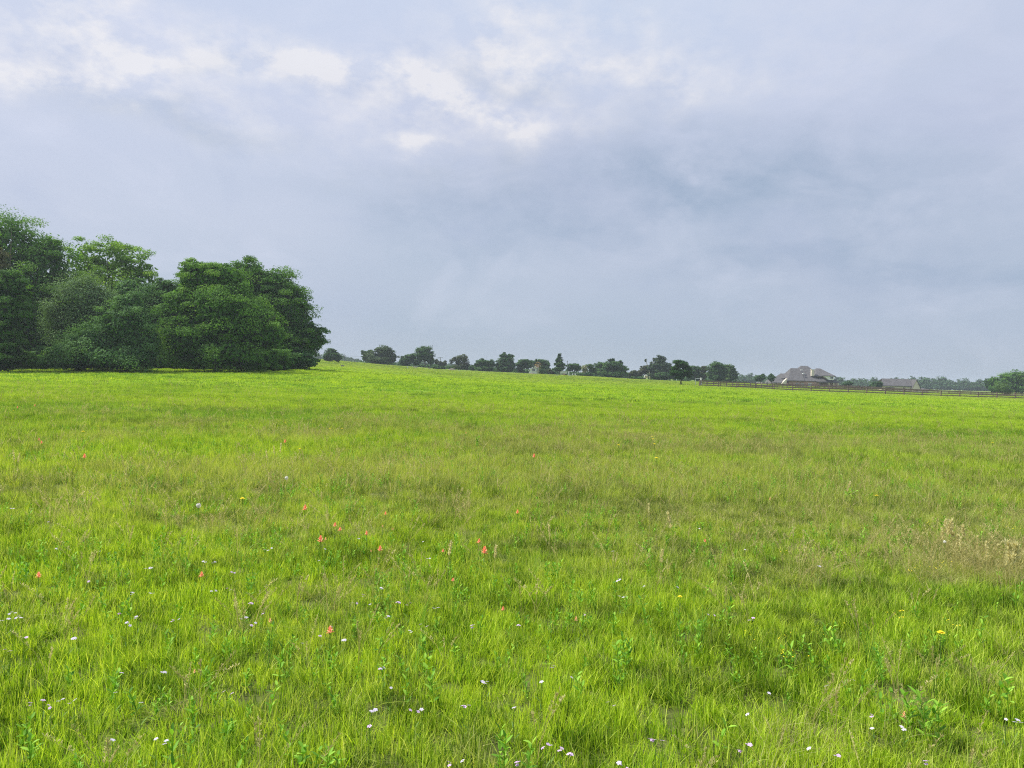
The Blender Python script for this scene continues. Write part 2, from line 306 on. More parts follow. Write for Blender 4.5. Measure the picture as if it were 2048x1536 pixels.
# ------------------------------------------------------------------ trees
def blobs_local(u, vb, d, blobs):
    s = d/F; c_, s_ = math.cos(ROLL), math.sin(ROLL); o = []
    for b in blobs:
        bu, bv, ru, rv = b[:4]; dy = b[4] if len(b) > 4 else 0
        du, upx = bu-u, vb-bv
        o.append(((du*c_-upx*s_)*s, dy*s, (du*s_+upx*c_)*s, ru*s, (ru*.85 if len(b) < 6 else b[5])*s, rv*s))
    return o
def leaves(blobs, n, size, rg, flat=.45, clus=240, inner=.22, droop=.0, csz=.3, ragged=.12, zmin=.0, loose=1.0, down=False):
    vols = np.array([(b[3]*b[4]*b[5])**(2/3) for b in blobs]); cnt = np.maximum(60, (vols/vols.sum()*n)).astype(int)
    Pc, Nn, Rn, Sz = [], [], [], []
    for b, m in zip(blobs, cnt):
        c = np.array(b[:3]); r = np.array(b[3:6]); rm = r.mean()
        nc = max(6, int(m*(1-inner)/clus)); dv = rg.normal(size=(nc, 3)); dv[:, 2] = np.where((dv[:, 2] < -.3) & (not down), -dv[:, 2]*.7, dv[:, 2]); dv /= np.linalg.norm(dv, axis=1)[:, None]
        rf = rg.uniform(.78, 1.0, nc) + rg.normal(0, ragged, nc)*(rg.random(nc) < .35)
        cc = c + dv*r*rf[:, None]; cs = rm*csz*rg.uniform(.6, 1.35, nc); crn = rg.random(nc)
        k = int(m*(1-inner)/nc)+1; off = np.clip(rg.normal(size=(nc, k, 3)), -1.55, 1.55)*cs[:, None, None]*np.array([.62, .62, .62*flat])*loose
        off[..., 2] -= droop*np.linalg.norm(off[..., :2], axis=2)
        pp = (cc[:, None]+off).reshape(-1, 3); Pc.append(pp)
        nn = off*np.array([.5, .5, 1.5])/cs[:, None, None] + dv[:, None]*.4 + np.array([0, 0, .55]); Nn.append(nn.reshape(-1, 3))
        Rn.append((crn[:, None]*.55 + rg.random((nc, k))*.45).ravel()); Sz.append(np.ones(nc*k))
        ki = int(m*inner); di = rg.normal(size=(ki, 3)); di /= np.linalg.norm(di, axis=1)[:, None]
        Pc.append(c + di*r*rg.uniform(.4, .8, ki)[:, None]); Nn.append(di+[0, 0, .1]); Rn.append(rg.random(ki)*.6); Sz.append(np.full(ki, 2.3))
    Pc = np.concatenate(Pc); Nn = np.concatenate(Nn); Rn = np.concatenate(Rn); Sz = np.concatenate(Sz)
    ok = Pc[:, 2] > zmin; Pc, Nn, Rn, Sz = Pc[ok], Nn[ok], Rn[ok], Sz[ok]
    Nn = Nn + rg.normal(0, .55, Nn.shape); Nn /= np.linalg.norm(Nn, axis=1)[:, None]
    a = np.cross(Nn, rg.normal(size=Nn.shape)); a /= np.linalg.norm(a, axis=1)[:, None]; bb = np.cross(Nn, a)
    sz = (size*Sz*rg.uniform(.6, 1.35, len(Pc)))[:, None]
    V = np.stack([Pc-a*sz*.5, Pc+bb*sz*.27+Nn*sz*.06, Pc+a*sz*.5, Pc-bb*sz*.27+Nn*sz*.06], 1).reshape(-1, 3)
    return V, np.arange(len(V)).reshape(-1, 4), Rn
m_bark = plain('bark', (.10,.08,.06), .95, (6, (.05,.04,.032)), bump=.6)
m_pale = plain('pale_bark', (.42,.38,.32), .9, (6, (.28,.25,.20)), bump=.4)
TN = [0]
def tree(name, label, u, vb, d, blobs, n, size, mat, cat='tree', group=None, tr=.012, trunk=True, bark=None, limbs=5, zlift=0, **kw):
    TN[0] += 1; rg = np.random.default_rng(100+TN[0])
    a = P(u, vb, d); gz = ground(a.x, a.y); base = Vector((a.x, a.y, gz))
    root = empty(name, base, label, cat, group)
    bl = blobs_local(u, vb, d, blobs); dz = a.z-gz
    bl = [(b[0], b[1], b[2]+dz, b[3], b[4], b[5]) for b in bl]
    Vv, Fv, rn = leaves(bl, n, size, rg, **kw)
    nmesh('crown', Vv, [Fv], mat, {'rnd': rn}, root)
    top = max(b[2]+b[5]*.3 for b in bl); r0_ = max(.1, top*tr*1.6)
    if trunk:
        mb = MB(); cx = sum(b[0]*b[3] for b in bl)/sum(b[3] for b in bl)
        pts = [(0, 0, -.3)] + [(cx*f*.8+rg.normal(0, .02*top), rg.normal(0, .015*top), top*f) for f in (.15, .35, .6, .9)]
        mb.tube(pts, [r0_*1.5, r0_, r0_*.75, r0_*.45, r0_*.15], 8)
        for b in sorted(bl, key=lambda q: -q[3])[:limbs]:
            s0 = Vector(pts[2]) if b[2] > pts[2][2] else Vector(pts[1]); e0 = Vector((b[0], b[1], b[2]))
            for q in range(2):
                e = e0 + Vector((rg.normal(0, b[3]*.4), rg.normal(0, b[4]*.4), rg.uniform(0, b[5]*.5)))
                mid = s0.lerp(e, .5) + Vector((0, 0, -.05*(e-s0).length))
                mb.tube([s0, mid, e], [r0_*.5, r0_*.3, r0_*.08], 5)
        mb.build('trunk', bark or m_bark, root, smooth=True)
    return root

G_DK = [(0, (.018,.045,.016)), (.5, (.035,.085,.022)), (1, (.06,.13,.03))]
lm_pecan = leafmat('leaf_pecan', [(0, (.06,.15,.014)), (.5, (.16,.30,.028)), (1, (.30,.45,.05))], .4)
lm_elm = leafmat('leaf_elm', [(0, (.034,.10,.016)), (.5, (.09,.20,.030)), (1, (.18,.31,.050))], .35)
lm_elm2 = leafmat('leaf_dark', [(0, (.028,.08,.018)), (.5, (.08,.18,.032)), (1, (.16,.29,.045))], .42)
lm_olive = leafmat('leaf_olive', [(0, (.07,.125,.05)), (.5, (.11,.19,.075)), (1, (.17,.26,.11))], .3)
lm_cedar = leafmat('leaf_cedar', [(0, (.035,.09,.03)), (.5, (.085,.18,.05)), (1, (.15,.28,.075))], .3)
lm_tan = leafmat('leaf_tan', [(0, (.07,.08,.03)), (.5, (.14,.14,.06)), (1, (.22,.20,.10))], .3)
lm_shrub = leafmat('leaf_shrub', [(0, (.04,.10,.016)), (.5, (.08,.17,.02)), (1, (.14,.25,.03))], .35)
WG = 'trees in the wood at the left of the pasture'
def wt_(label, u, vb, d, blobs, n, mat, size=.22, **kw):
    kw.setdefault('down', True); kw.setdefault('inner', .32)
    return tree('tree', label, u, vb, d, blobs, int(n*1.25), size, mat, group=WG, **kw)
wt_('tallest bright green tree at the far left of the wood', 20, 742, 104, [(15,492,70,72,10),(-60,520,80,80,0),(85,545,60,72,5),(50,600,80,70,0),(130,600,45,80,10),(20,660,100,80,0),(-70,640,90,90,0),(95,500,34,36,0)], 60000, lm_elm, .24, csz=0.30, ragged=.13)
wt_('tan and brownish leaved tree at the left photo edge', -6, 744, 92, [(-4,520,20,36,0),(6,570,26,34,0),(-20,590,40,60,0)], 9000, lm_tan, .2, loose=1.3)
wt_('dark tree with low boughs in the front left corner of the wood', -12, 746, 84, [(0,620,58,52,0),(-40,600,60,60,0),(-5,680,46,50,-5),(22,570,38,32,0),(-30,715,60,34,-8),(10,715,30,28,-10)], 34000, lm_elm2, .22, flat=.35)
wt_('pale yellow-green airy tree rising behind the olive tree', 215, 742, 110, [(165,520,44,44,0),(228,515,42,44,0),(268,530,36,46,0),(296,560,32,38,0),(200,580,80,60,0),(140,590,50,60,0),(250,610,80,70,0)], 34000, lm_pecan, .24, csz=0.26, ragged=.14, inner=.12)
wt_('greyish olive rounded tree in front of the wood', 165, 743, 91, [(165,606,62,56,-10),(125,640,42,50,-5),(210,625,45,54,0),(170,665,66,56,-8)], 34000, lm_olive, .17, flat=.9, csz=0.28, loose=1.2)
wt_('dark cedar with feathery tips, low in the wood front', 255, 744, 87, [(255,648,58,54,-8),(200,690,60,48,-10),(290,690,42,52,-8),(240,715,92,30,-14),(150,712,62,34,-10),(265,610,34,30,-4)], 40000, lm_cedar, .17, flat=.6, csz=0.25)
wt_('dark grey-green tree wedged between the pale tree and the broad tree', 305, 742, 100, [(300,598,44,40,0),(320,650,50,70,0),(260,585,40,34,0),(325,580,26,24,0),(342,588,26,32,0)], 16000, lm_cedar, .22, loose=1.2)
wt_('broad round tree with tiered boughs in the middle of the wood front', 430, 743, 92, [(395,560,42,48,5),(375,548,24,34,8),(440,560,56,40,5),(370,610,46,44,0),(450,620,80,62,-5),(500,650,58,54,-5),(540,672,40,26,-8),(390,680,70,54,-8),(470,705,82,34,-6),(360,650,46,52,-6),(530,715,40,24,-10)], 72000, lm_elm, .22, flat=.38, ragged=.16, csz=0.32, droop=.25)
wt_('large dark domed tree at the right end of the wood', 560, 741, 106, [(490,560,52,48,10),(545,580,52,54,5),(575,620,52,62,0),(595,665,46,52,0),(620,678,34,36,0),(560,690,72,46,0),(510,620,70,80,20),(585,720,50,18,-5)], 62000, lm_elm2, .24, ragged=.05, flat=.4, csz=0.30, droop=.2)
wt_('low dark spreading shrub at the foot of the domed tree', 598, 741, 104, [(598,716,34,20,-6),(622,722,16,10,-6),(575,722,30,18,-6)], 9000, lm_cedar, .2, trunk=False, flat=.4)
tree('shrub', 'light green shrub at the dark gap in the wood', 66, 744, 86, [(62,722,30,18,-6),(90,728,20,13,-6),(40,716,20,20,-4)], 9000, .18, lm_shrub, cat='shrub', trunk=False)
for lab, u, d, bl in (('tree in deep shade behind the broad tree', 420, 118, [(400,610,90,60,0),(330,650,80,80,0),(480,630,80,70,0),(350,705,70,42,0),(440,705,80,42,0),(520,700,70,44,0)]),
    ('tree in deep shade behind the olive tree', 120, 108, [(110,660,80,70,0),(200,660,90,70,0),(60,690,60,50,0),(310,690,70,50,0),(130,712,80,34,0),(230,712,80,34,0),(20,712,80,34,0)])):
    tree('tree', lab, u, 742, d, bl, 34000, .4, lm_elm2, group=WG, down=True, inner=.4)
tree('shrub', 'dark undergrowth along the foot of the wood', 300, 742, 98, [(u_, 722+4*math.sin(u_), 38, 26, 0) for u_ in range(-60, 600, 44)], 36000, .3, lm_elm2, cat='undergrowth', trunk=False, down=True, inner=.35)

# trees round the gardens beyond the field
mk = leafmat
lm_y = mk('leaf_yard', [(0, (.02,.05,.02)), (.5, (.045,.105,.03)), (1, (.10,.19,.045))], .25)
lm_y2 = mk('leaf_yard_olive', [(0, (.035,.055,.022)), (.5, (.065,.09,.035)), (1, (.12,.14,.06))], .3)
lm_y3 = mk('leaf_yard_light', [(0, (.04,.085,.03)), (.5, (.075,.14,.04)), (1, (.13,.21,.06))], .3)
lm_near = mk('leaf_lone', [(0, (.015,.05,.012)), (.5, (.035,.095,.018)), (1, (.08,.17,.025))], .3)
YG = 'trees around the gardens beyond the field'
def yt(label, u, vb, d, blobs, n=4200, mat=None, size=.42, cat='tree', **kw):
    kw.setdefault('ragged', .09); kw.setdefault('csz', .3); kw.setdefault('inner', .3); kw.setdefault('clus', 55)
    return tree('shrub' if cat in ('shrub', 'hedge') else 'tree', label, u, vb, d, blobs, n, size, mat or lm_y, cat=cat, group=None if cat != 'tree' else YG, **kw)
yt('squat dark cedar alone on the grassy rise', 664, 724, 236, [(664,711,15,14),(654,715,10,9),(675,716,9,9),(660,703,5,7),(667,703,5,7)], 5000, lm_y, .34, trunk=False)
yt('pale loose tree at the left end of the garden trees', 733, 734, 275, [(728,706,7,6),(738,706,8,6),(731,716,8,8),(743,703,4,4)], 2200, lm_y3, .4)
yt('wide two-tone tree, biggest of the left garden clump', 768, 735, 272, [(768,705,17,13),(778,706,11,10),(745,716,15,14),(785,716,11,13),(762,722,24,12),(757,700,8,6)], 9000, mat=mk('leaf_two_tone', [(0, (.02,.045,.02)), (.5, (.04,.075,.026)), (1, (.08,.12,.04))], .25, ((.065,.105,.04), .12)))
yt('low spreading tree left of the tall dome tree', 818, 737, 278, [(812,720,13,9),(824,714,12,8),(808,726,11,8),(832,724,10,9)], 4200)
yt('tall dome-shaped tree on a visible trunk', 850, 738, 276, [(849,706,18,14),(845,712,15,12),(858,715,11,12),(836,722,8,7),(862,724,7,8)], 6500, mat=lm_y, tr=.02)
yt('dark clipped hedge block right of the dome tree', 872, 741, 268, [(871,736,6.5,5),(876,736,6.5,5)], 1500, size=.35, cat='hedge', trunk=False)
yt('rounder dark hedge beside the clipped block', 885, 742, 268, [(884,737,6.5,5),(888,738,4,4)], 1200, size=.35, cat='hedge', trunk=False)
yt('small grey-green tree behind the hedges', 876, 740, 300, [(873,724,5,5),(880,728,6,7),(889,727,5,6)], 1600, lm_y2)
yt('airy olive tree with twiggy left limbs', 921, 743, 275, [(922,722,14,11),(928,717,9,8),(908,720,8,6),(902,724,4,5),(920,733,16,9),(932,733,8,9)], 4200, lm_y2, .36, inner=.15, loose=1.25, limbs=6)
yt('small shrubby tree in the gap right of the olive tree', 945, 744, 280, [(945,736,7,7)], 900, lm_y)
yt('dense rounded tree left of the twin-peaked tree', 970, 746, 276, [(965,726,14,9),(980,728,12,9),(970,738,20,8),(954,730,5,7)], 5000)
yt('tall twin-peaked tree in the middle of the row', 1013, 747, 278, [(1008,714,9,9),(1019,715,9,9),(1013,724,18,10),(1000,730,12,9),(1024,731,10,9),(1010,738,20,8)], 6000, tr=.018)
yt('flat-topped dark tree right of the twin-peaked tree', 1050, 747, 280, [(1050,724,14,6),(1042,730,12,9),(1057,731,12,8),(1040,739,8,7)], 4600)
yt('wide domed dark tree behind the brown-headed palm', 1084, 748, 296, [(1082,725,14,7),(1092,729,10,8),(1073,727,10,8),(1088,736,14,6)], 4600)
yt('round clipped shrub at the foot of the palm', 1083, 749, 268, [(1083,743,8,5.5)], 1100, lm_y3, .32, cat='shrub', trunk=False)
yt('olive bush between the palm and the conical tree', 1100, 751, 268, [(1099,743,7,6),(1105,746,6,4)], 1200, lm_y2, .32, cat='shrub', trunk=False)
yt('pointed conical tree in front of the white shed', 1119, 751, 266, [(1119,713,4,6),(1118,721,8,6),(1120,730,11,7),(1118,738,12,5)], 4200, tr=.014)
yt('low domed tree right of the conical tree', 1148, 752, 275, [(1147,733,14,6),(1155,737,10,6),(1140,738,8,5)], 3000)
yt('pale small tree beside the drooping palm', 1181, 753, 272, [(1180,733,8,6),(1184,741,8,8)], 1700, lm_y3, .36)
yt('leafy bank of bushes under the drooping palm', 1166, 754, 268, [(1162,750,12,4),(1176,749,10,4.5)], 1500, cat='shrub', trunk=False)
yt('dome-topped tree behind the broad peaked tree', 1203, 755, 290, [(1203,732,16,8),(1196,742,12,10)], 3200)
yt('broad peaked dark tree right of the palms', 1226, 758, 268, [(1226,732,19,12),(1224,722,7,6),(1240,741,17,12),(1212,742,15,12),(1228,749,28,8),(1240,727,8,6)], 9000)
yt('low olive tree in the dip of the tree line', 1268, 758, 290, [(1268,748,11,7),(1260,750,8,6)], 1800, lm_y2)
yt('long low dark hedge at the dip of the tree line', 1275, 760, 270, [(1267,756,8,3.4),(1278,757,8,3.4),(1286,757,6,3)], 1400, size=.3, cat='hedge', trunk=False)
yt('reddish tinged tree left of the bare pale trunk', 1289, 760, 290, [(1289,739,10,9),(1281,746,8,8),(1296,745,8,10)], 2600, mk('leaf_red_tinge', [(0, (.03,.04,.025)), (.5, (.06,.075,.035)), (1, (.10,.11,.05))], .3))
yt('high dark-capped tree behind the lone field tree', 1324, 763, 282, [(1322,719,12,8),(1322,731,20,11),(1310,740,16,13),(1334,742,18,13),(1322,752,28,9),(1303,736,8,8)], 9500, mat=mk('leaf_capped', [(0, (.022,.045,.024)), (.5, (.042,.078,.034)), (1, (.075,.12,.05))], .25))
yt('bushy mid-green tree low behind the lone field tree', 1340, 764, 268, [(1326,752,16,8),(1350,752,14,9)], 3400, lm_y)
yt('round tree between the lone field tree and the fence corner', 1388, 765, 285, [(1388,741,12,11),(1384,752,13,9),(1397,753,9,9)], 4200, lm_y)
yt('yellowish round tree behind the fence corner', 1407, 765, 290, [(1407,739,9,8),(1405,751,9,10)], 2600, lm_y2)
yt('great dark oak behind the start of the fence', 1434, 766, 276, [(1434,734,17,11),(1428,745,16,12),(1444,745,13,12),(1434,755,22,7)], 7500, tr=.02)
yt('lighter green tree on the right of the great oak', 1461, 767, 282, [(1459,739,13,10),(1465,751,12,12),(1456,757,13,7)], 5000, lm_y3)
yt('small round tree left of the cream cottage', 1521, 772, 285, [(1521,757,9,7),(1526,752,5,5),(1515,758,6,5)], 2600, lm_y, .36)
yt('small egg-shaped tree in front of the cream cottage', 1543, 772, 282, [(1543,757,7,8),(1543,752,4,5)], 2400, lm_y, .34)
yt('dark bush just right of the brick house', 1696, 781, 305, [(1696,768,9,6),(1692,772,7,5)], 1600, lm_y, .4, cat='shrub', trunk=False)
yt('low dark tree beside the cream gabled house', 1752, 783, 305, [(1754,769,10,7),(1746,773,8,6),(1760,772,5,5)], 2400, lm_y, .4)
yt('tall dark wood edge tree at the right photo border', 2045, 793, 290, [(2025,757,28,14),(2050,756,30,14),(2000,766,18,12),(2080,760,30,22),(2040,775,40,14),(1990,776,14,12),(1984,762,9,7)], 14000, lm_elm2, .5)
yt('dark bushy tree leaning out of the right border trees', 1982, 791, 296, [(1980,768,11,12),(1990,776,14,12)], 3600, lm_y, .5)
yt('bright willowy bush in front of the right border trees', 2006, 793, 240, [(2006,779,16,10),(2003,773,10,8),(2013,784,14,7)], 4200, mk('leaf_willow', [(0, (.06,.12,.04)), (.5, (.10,.18,.05)), (1, (.15,.25,.07))], .35), .26, flat=1, loose=1.2, cat='shrub', trunk=False)
tree('tree', 'lone glossy green tree standing in the field by the fence', 1362, 770, 172, [(1361,728,14,10),(1352,738,11,9),(1372,737,11,10),(1346,747,8,6),(1362,746,18,9),(1377,749,8,7),(1358,755,12,4)], 9000, .26, lm_near, inner=.2, csz=.32, clus=110, ragged=.12, tr=.018)
# bare, pale-trunked snag
a = P(1300, 761, 284); b0 = Vector((a.x, a.y, ground(a.x, a.y))); sn = empty('dead_tree', b0, 'bare pale trunk with a broken forked top among the garden trees', 'tree')
s = 284/F; MB().tube([(0,0,-.3),(.1,0,8*s),(-.2,0,20*s),(.4,0,33*s)], [.35,.3,.25,.15], 8).tube([(-.2,0,20*s),(-1.2,0,30*s),(-1.8,0,38*s)], [.18,.12,.06], 6).tube([(.2,0,26*s),(1.1,0,34*s),(1.2,0,40*s)], [.14,.1,.05], 6).build('trunk', m_pale, sn, smooth=True)
Vv, Fv, rn = leaves([(-1.8,0,38*s,.5,.5,.7),(1.2,0,40*s,.5,.5,.8),(.2,0,31*s,.7,.7,.9)], 420, .3, rng); nmesh('crown', Vv, [Fv], lm_y2, {'rnd': rn}, sn)

# palms
m_frond_b = mk('palm_brown', [(0, (.14,.08,.04)), (.5, (.26,.17,.09)), (1, (.34,.27,.14))], .3)
m_frond_g = mk('palm_green', [(0, (.06,.09,.03)), (.5, (.12,.15,.05)), (1, (.20,.20,.08))], .3)
def palm(label, u, vb, vt, d, rc, drp, mat):
    a = P(u, vb, d); b = P(u, vt, d); g = ground(a.x, a.y); h = b.z-g; root = empty('palm_tree', (a.x, a.y, g), label, 'palm tree')
    MB().tube([(0,0,-.2),(.1,0,h*.5),(0,0,h)], [.28,.2,.22], 8).build('trunk', m_pale, root, smooth=True)
    V, Fc, rn = [], [], []
    for k in range(46):
        az = random.uniform(0, 6.283); el = random.uniform(-1.0, 1.25) if drp < .5 else random.uniform(-1.3, .9); ln = rc*random.uniform(.75, 1.1)
        d0 = Vector((math.cos(az)*math.cos(el), math.sin(az)*math.cos(el), math.sin(el))); sd_ = d0.cross(Vector((0, 0, 1))).normalized()
        pts = [Vector((0, 0, h)) + d0*ln*f + Vector((0, 0, -drp*ln*f*f)) for f in (0, .35, .7, 1)]
        for q in range(5):                           # the fan splits into fingers
            off = (q-2)*.22; b_ = len(V)
            tip = pts[3] + sd_*off*ln*.55 + Vector((0, 0, -abs(off)*.3*ln)); mid = pts[2] + sd_*off*ln*.35
            V += [pts[1], mid + sd_*.07*rc*.5, tip, mid - sd_*.07*rc*.5]; Fc.append([b_, b_+1, b_+2, b_+3]); rn.append(random.random())
    nmesh('crown', np.array([tuple(v) for v in V]), [np.array(Fc)], mat, {'rnd': rn}, root)
palm('palm tree with a round brown-tinged head', 1076, 748, 728, 266, 1.45, .35, m_frond_b)
palm('palm tree with drooping straw-coloured fronds', 1169, 752, 732, 272, 1.9, .8, m_frond_g)

# far-off woods that read as one mass
lm_far = mk('leaf_far', [(0, (.025,.06,.025)), (.5, (.045,.10,.035)), (1, (.08,.15,.05))], .25)
def mass(name, label, line, d, n, size, thick, seed, mat=lm_far, rad=(9, 14)):
    rg = np.random.default_rng(seed); bl = []; us = [l[0] for l in line]; vt = [l[1] for l in line]; u = us[0]
    while u < us[-1]:
        r = rg.uniform(*rad); v = np.interp(u, us, vt)
        for row in range(2):
            dz = d + row*-thick*.5; a = P(u+rg.uniform(-4, 4), v, dz); g = ground(a.x, a.y); tz = a.z+rg.normal(0, .9)-row*2.2; hh = max(3., (tz-g))
            ry = r*dz/F
            bl.append((a.x, a.y+rg.uniform(-6, 6), tz-min(hh*.5, ry*1.1), ry, ry, min(hh*.5, ry*1.1)))
            bl.append((a.x+rg.uniform(-3, 3), a.y-4, g+hh*.28, ry*1.2, ry, hh*.34))
        u += r*1.05
    Vv, Fv, rn = leaves(bl, n, size, rg, csz=.26, clus=12, inner=.35, zmin=-99)
    o = nmesh(name, Vv, [Fv], mat, {'rnd': rn}); return tag(o, label, 'wood', kind='stuff')
mass('distant_wood', 'hazy wooded hill beyond the grassy rise', [(420,708),(560,706),(640,707),(690,711),(705,715),(725,718),(800,724),(860,726),(960,733),(1040,738)], 640, 50000, 1.2, 60, 3)
mass('distant_wood', 'long hazy tree line behind the houses', [(1040,741),(1180,744),(1260,746),(1330,750),(1420,748),(1478,746),(1500,750),(1530,751),(1560,749),(1580,754),(1680,756),(1710,757),(1740,757),(1760,758),(1800,755),(1830,754),(1862,755),(1900,757),(1960,759),(2060,763),(2200,765),(2500,768)], 620, 90000, 1.1, 50, 4)
mass('hedgerow', 'low dark hedgerow running behind the garden trees', [(735,727),(800,730),(900,734),(960,736),(1050,739),(1120,741),(1180,745),(1260,750),(1350,753),(1470,760)], 318, 22000, .5, 14, 9, mat=lm_y, rad=(10, 16))
mass('distant_wood', 'dark continuation of the wood beyond the left frame edge', [(-900,600),(-500,590),(-230,570),(-150,560)], 115, 26000, .5, 10, 6, mat=lm_elm, rad=(60, 90))
mass('distant_wood', 'wood continuing beyond the right frame edge', [(2110,745),(2400,740),(2900,745)], 300, 12000, .8, 30, 8, mat=lm_elm2, rad=(26, 36))

# ------------------------------------------------------------------ houses
m_shing = plain('grey_shingle', (.098,.095,.098), .9, (1.2, (.068,.066,.070)), bump=.2, spec=.1); m_brick = brickmat()
m_cream = plain('cream_siding', (.60,.54,.43), .8, (2, (.52,.47,.37))); m_white = plain('white_paint', (.78,.78,.76), .6); m_trim = plain('white_trim', (.70,.70,.70), .6)
m_glass = plain('window_glass', (.03,.04,.05), .1, spec=.6); m_dark = plain('door_and_shade_dark', (.05,.045,.04), .9)  # last one: dark colour for doors and the painted shade of the shed opening
m_pglass = plain('pale_glass', (.25,.38,.50), .15, spec=.6); m_pink = plain('pink_panel', (.62,.36,.30), .8); m_grey = plain('grey_metal', (.38,.42,.42), .6)
class House:
    """Local frame in picture units (u right, up from base, depth away), scaled to metres."""
    def __init__(s, name, label, cat, u, vb, d, rz=0):
        s.u, s.vb, s.k = u, vb, d/F; a = P(u, vb, d); g = ground(a.x, a.y); s.z0 = a.z-g; s.g = g
        s.root = empty(name, (a.x, a.y, g), label, cat, rz=rz)
    def p(s, u, v, dy=0):
        du, upx = u-s.u, s.vb-v; c_, s_ = math.cos(ROLL), math.sin(ROLL)
        return Vector(((du*c_-upx*s_)*s.k, dy, (du*s_+upx*c_)*s.k+s.z0))
    def hz(s, v, u): return s.p(u, v).z
    def wall(s, x0, x1, y0, y1, zt, mat, name='wall', zb=-.6):
        return MB().box(x0, y0, zb, x1, y1, zt).build(name, mat, s.root)
    def hip(s, x0, x1, y0, y1, ze, xr0, xr1, zr, mat, yr0=None, yr1=None, oh=.4, th=.25, name='roof'):
        ya = (y0+y1)/2 if yr0 is None else yr0; yb = ya if yr1 is None else yr1
        x0 -= oh; x1 += oh; y0 -= oh; y1 += oh
        v = [(x0,y0,ze-th),(x1,y0,ze-th),(x1,y1,ze-th),(x0,y1,ze-th),(x0,y0,ze),(x1,y0,ze),(x1,y1,ze),(x0,y1,ze),(xr0,ya,zr),(xr1,ya,zr),(xr1,yb+.05,zr),(xr0,yb+.05,zr)]
        f = [(3,2,1,0),(0,1,5,4),(1,2,6,5),(2,3,7,6),(3,0,4,7),(4,5,9,8),(5,6,10,9),(6,7,11,10),(7,4,8,11),(8,9,10,11)]
        return MB().poly(v, f).build(name, mat, s.root)
    def window(s, x0, x1, z0, z1, y, mat=None):
        fr = MB(); w = .1
        fr.box(x0-w, y-.08, z0-w, x0, y+.05, z1+w).box(x1, y-.08, z0-w, x1+w, y+.05, z1+w).box(x0, y-.08, z1, x1, y+.05, z1+w).box(x0, y-.08, z0-w, x1, y+.05, z0)
        fr.box((x0+x1)/2-.03, y-.07, z0, (x0+x1)/2+.03, y-.03, z1)
        f = fr.build('window', m_trim, s.root)
        MB().box(x0, y-.03, z0, x1, y-.005, z1).build('pane', mat or m_glass, f)
H = House('brick_house', 'big brick house with steep grey hipped roof, pale chimney and dormer', 'house', 1635, 777, 320)
k = H.k
X_ = lambda u, v=765: H.p(u, v).x
Zz = lambda u, v: H.p(u, v).z
ze = Zz(1610, 761.6)
H.wall(X_(1578), X_(1638), 0, 14, ze-.15, m_brick)
H.wall(X_(1638), X_(1681), 3.2, 14, ze-.15, m_brick)
H.wall(X_(1637), X_(1672), 2.0, 13, Zz(1672, 753.4), m_brick, zb=ze-.4)
H.hip(X_(1576), X_(1606), -.3, 12, ze, X_(1592,736), X_(1612,736), Zz(1600, 736), m_shing, yr0=6)
H.hip(X_(1576), X_(1590), 4, 16, ze+1, X_(1578,746), X_(1588,746), Zz(1580, 746.5), m_shing, yr0=10)
H.hip(X_(1590), X_(1652), .2, 15, ze+.004, X_(1617,731), X_(1631,733), Zz(1622, 731), m_shing, yr0=8.5)
H.hip(X_(1634), X_(1677), -.1, 14, Zz(1655, 764.2), X_(1646,745), X_(1660,745), Zz(1652, 745), m_shing, yr0=7)
H.hip(X_(1634), X_(1673), 1.6, 13.4, Zz(1672, 753), X_(1646,737), X_(1654,736.5), Zz(1650, 736.3), m_shing, yr0=7.2)
cx0, cx1 = X_(1626, 745), X_(1631.6, 745); MB().box(cx0, 1.6, Zz(1629, 752), cx1, 2.6, Zz(1629, 739.5)).box(cx0-.1, 1.5, Zz(1629, 739.5), cx1+.1, 2.7, Zz(1629, 738.7)).build('chimney', m_cream, H.root)
# dormer
dx0, dx1 = X_(1656, 755), X_(1667, 755); dz0, dz1 = Zz(1660, 760), Zz(1660, 752.3)
dm = MB().box(dx0, -.6, dz0, dx1, 4, dz1).build('dormer', m_white, H.root)
MB().poly([(dx0-2.2,-.9,dz1),(dx1+.4,-.9,dz1),(dx1+.4,4,dz1+.2),(dx0-2.2,4,dz1+.2),(dx0-2.2,-.9,dz1+.2),(dx1+.4,-.9,dz1+.2),(dx1+.2,4,dz1+1.2),(dx0-2,4,dz1+1.2)], [(0,1,5,4),(1,2,6,5),(2,3,7,6),(3,0,4,7),(4,5,6,7),(3,2,1,0)]).build('dormer_roof', m_shing, dm)
MB().poly([(dx0-2.0,-.55,dz1-.05),(dx0,-.55,dz1-.05),(dx0,-.55,dz0+.2),(dx0-2.0,1,dz1-.05),(dx0,1,dz1-.05),(dx0,1,dz0+.2)], [(0,1,2),(3,5,4),(0,3,4,1),(0,2,5,3),(1,4,5,2)]).build('gable_side', m_white, dm)
H.window(X_(1659.3,755), X_(1664.6,755), dz0+.55, dz1-.25, -.62)
H.window(X_(1617), X_(1623), .9, 2.2, -.04, m_pglass)
H.window(X_(1592), X_(1596), .9, 2.2, -.04); H.window(X_(1603), X_(1607), .9, 2.2, -.04)
for cu in (1658, 1667.5, 1676): MB().box(X_(cu)-.22, -.2, -.5, X_(cu)+.22, .25, Zz(1655, 764.8)).build('column', m_cream, H.root)
H.window(X_(1644), X_(1649), .6, 2.2, 3.16); MB().box(X_(1661), 3.1, 0, X_(1665), 3.19, 2.2).build('door', m_dark, H.root)
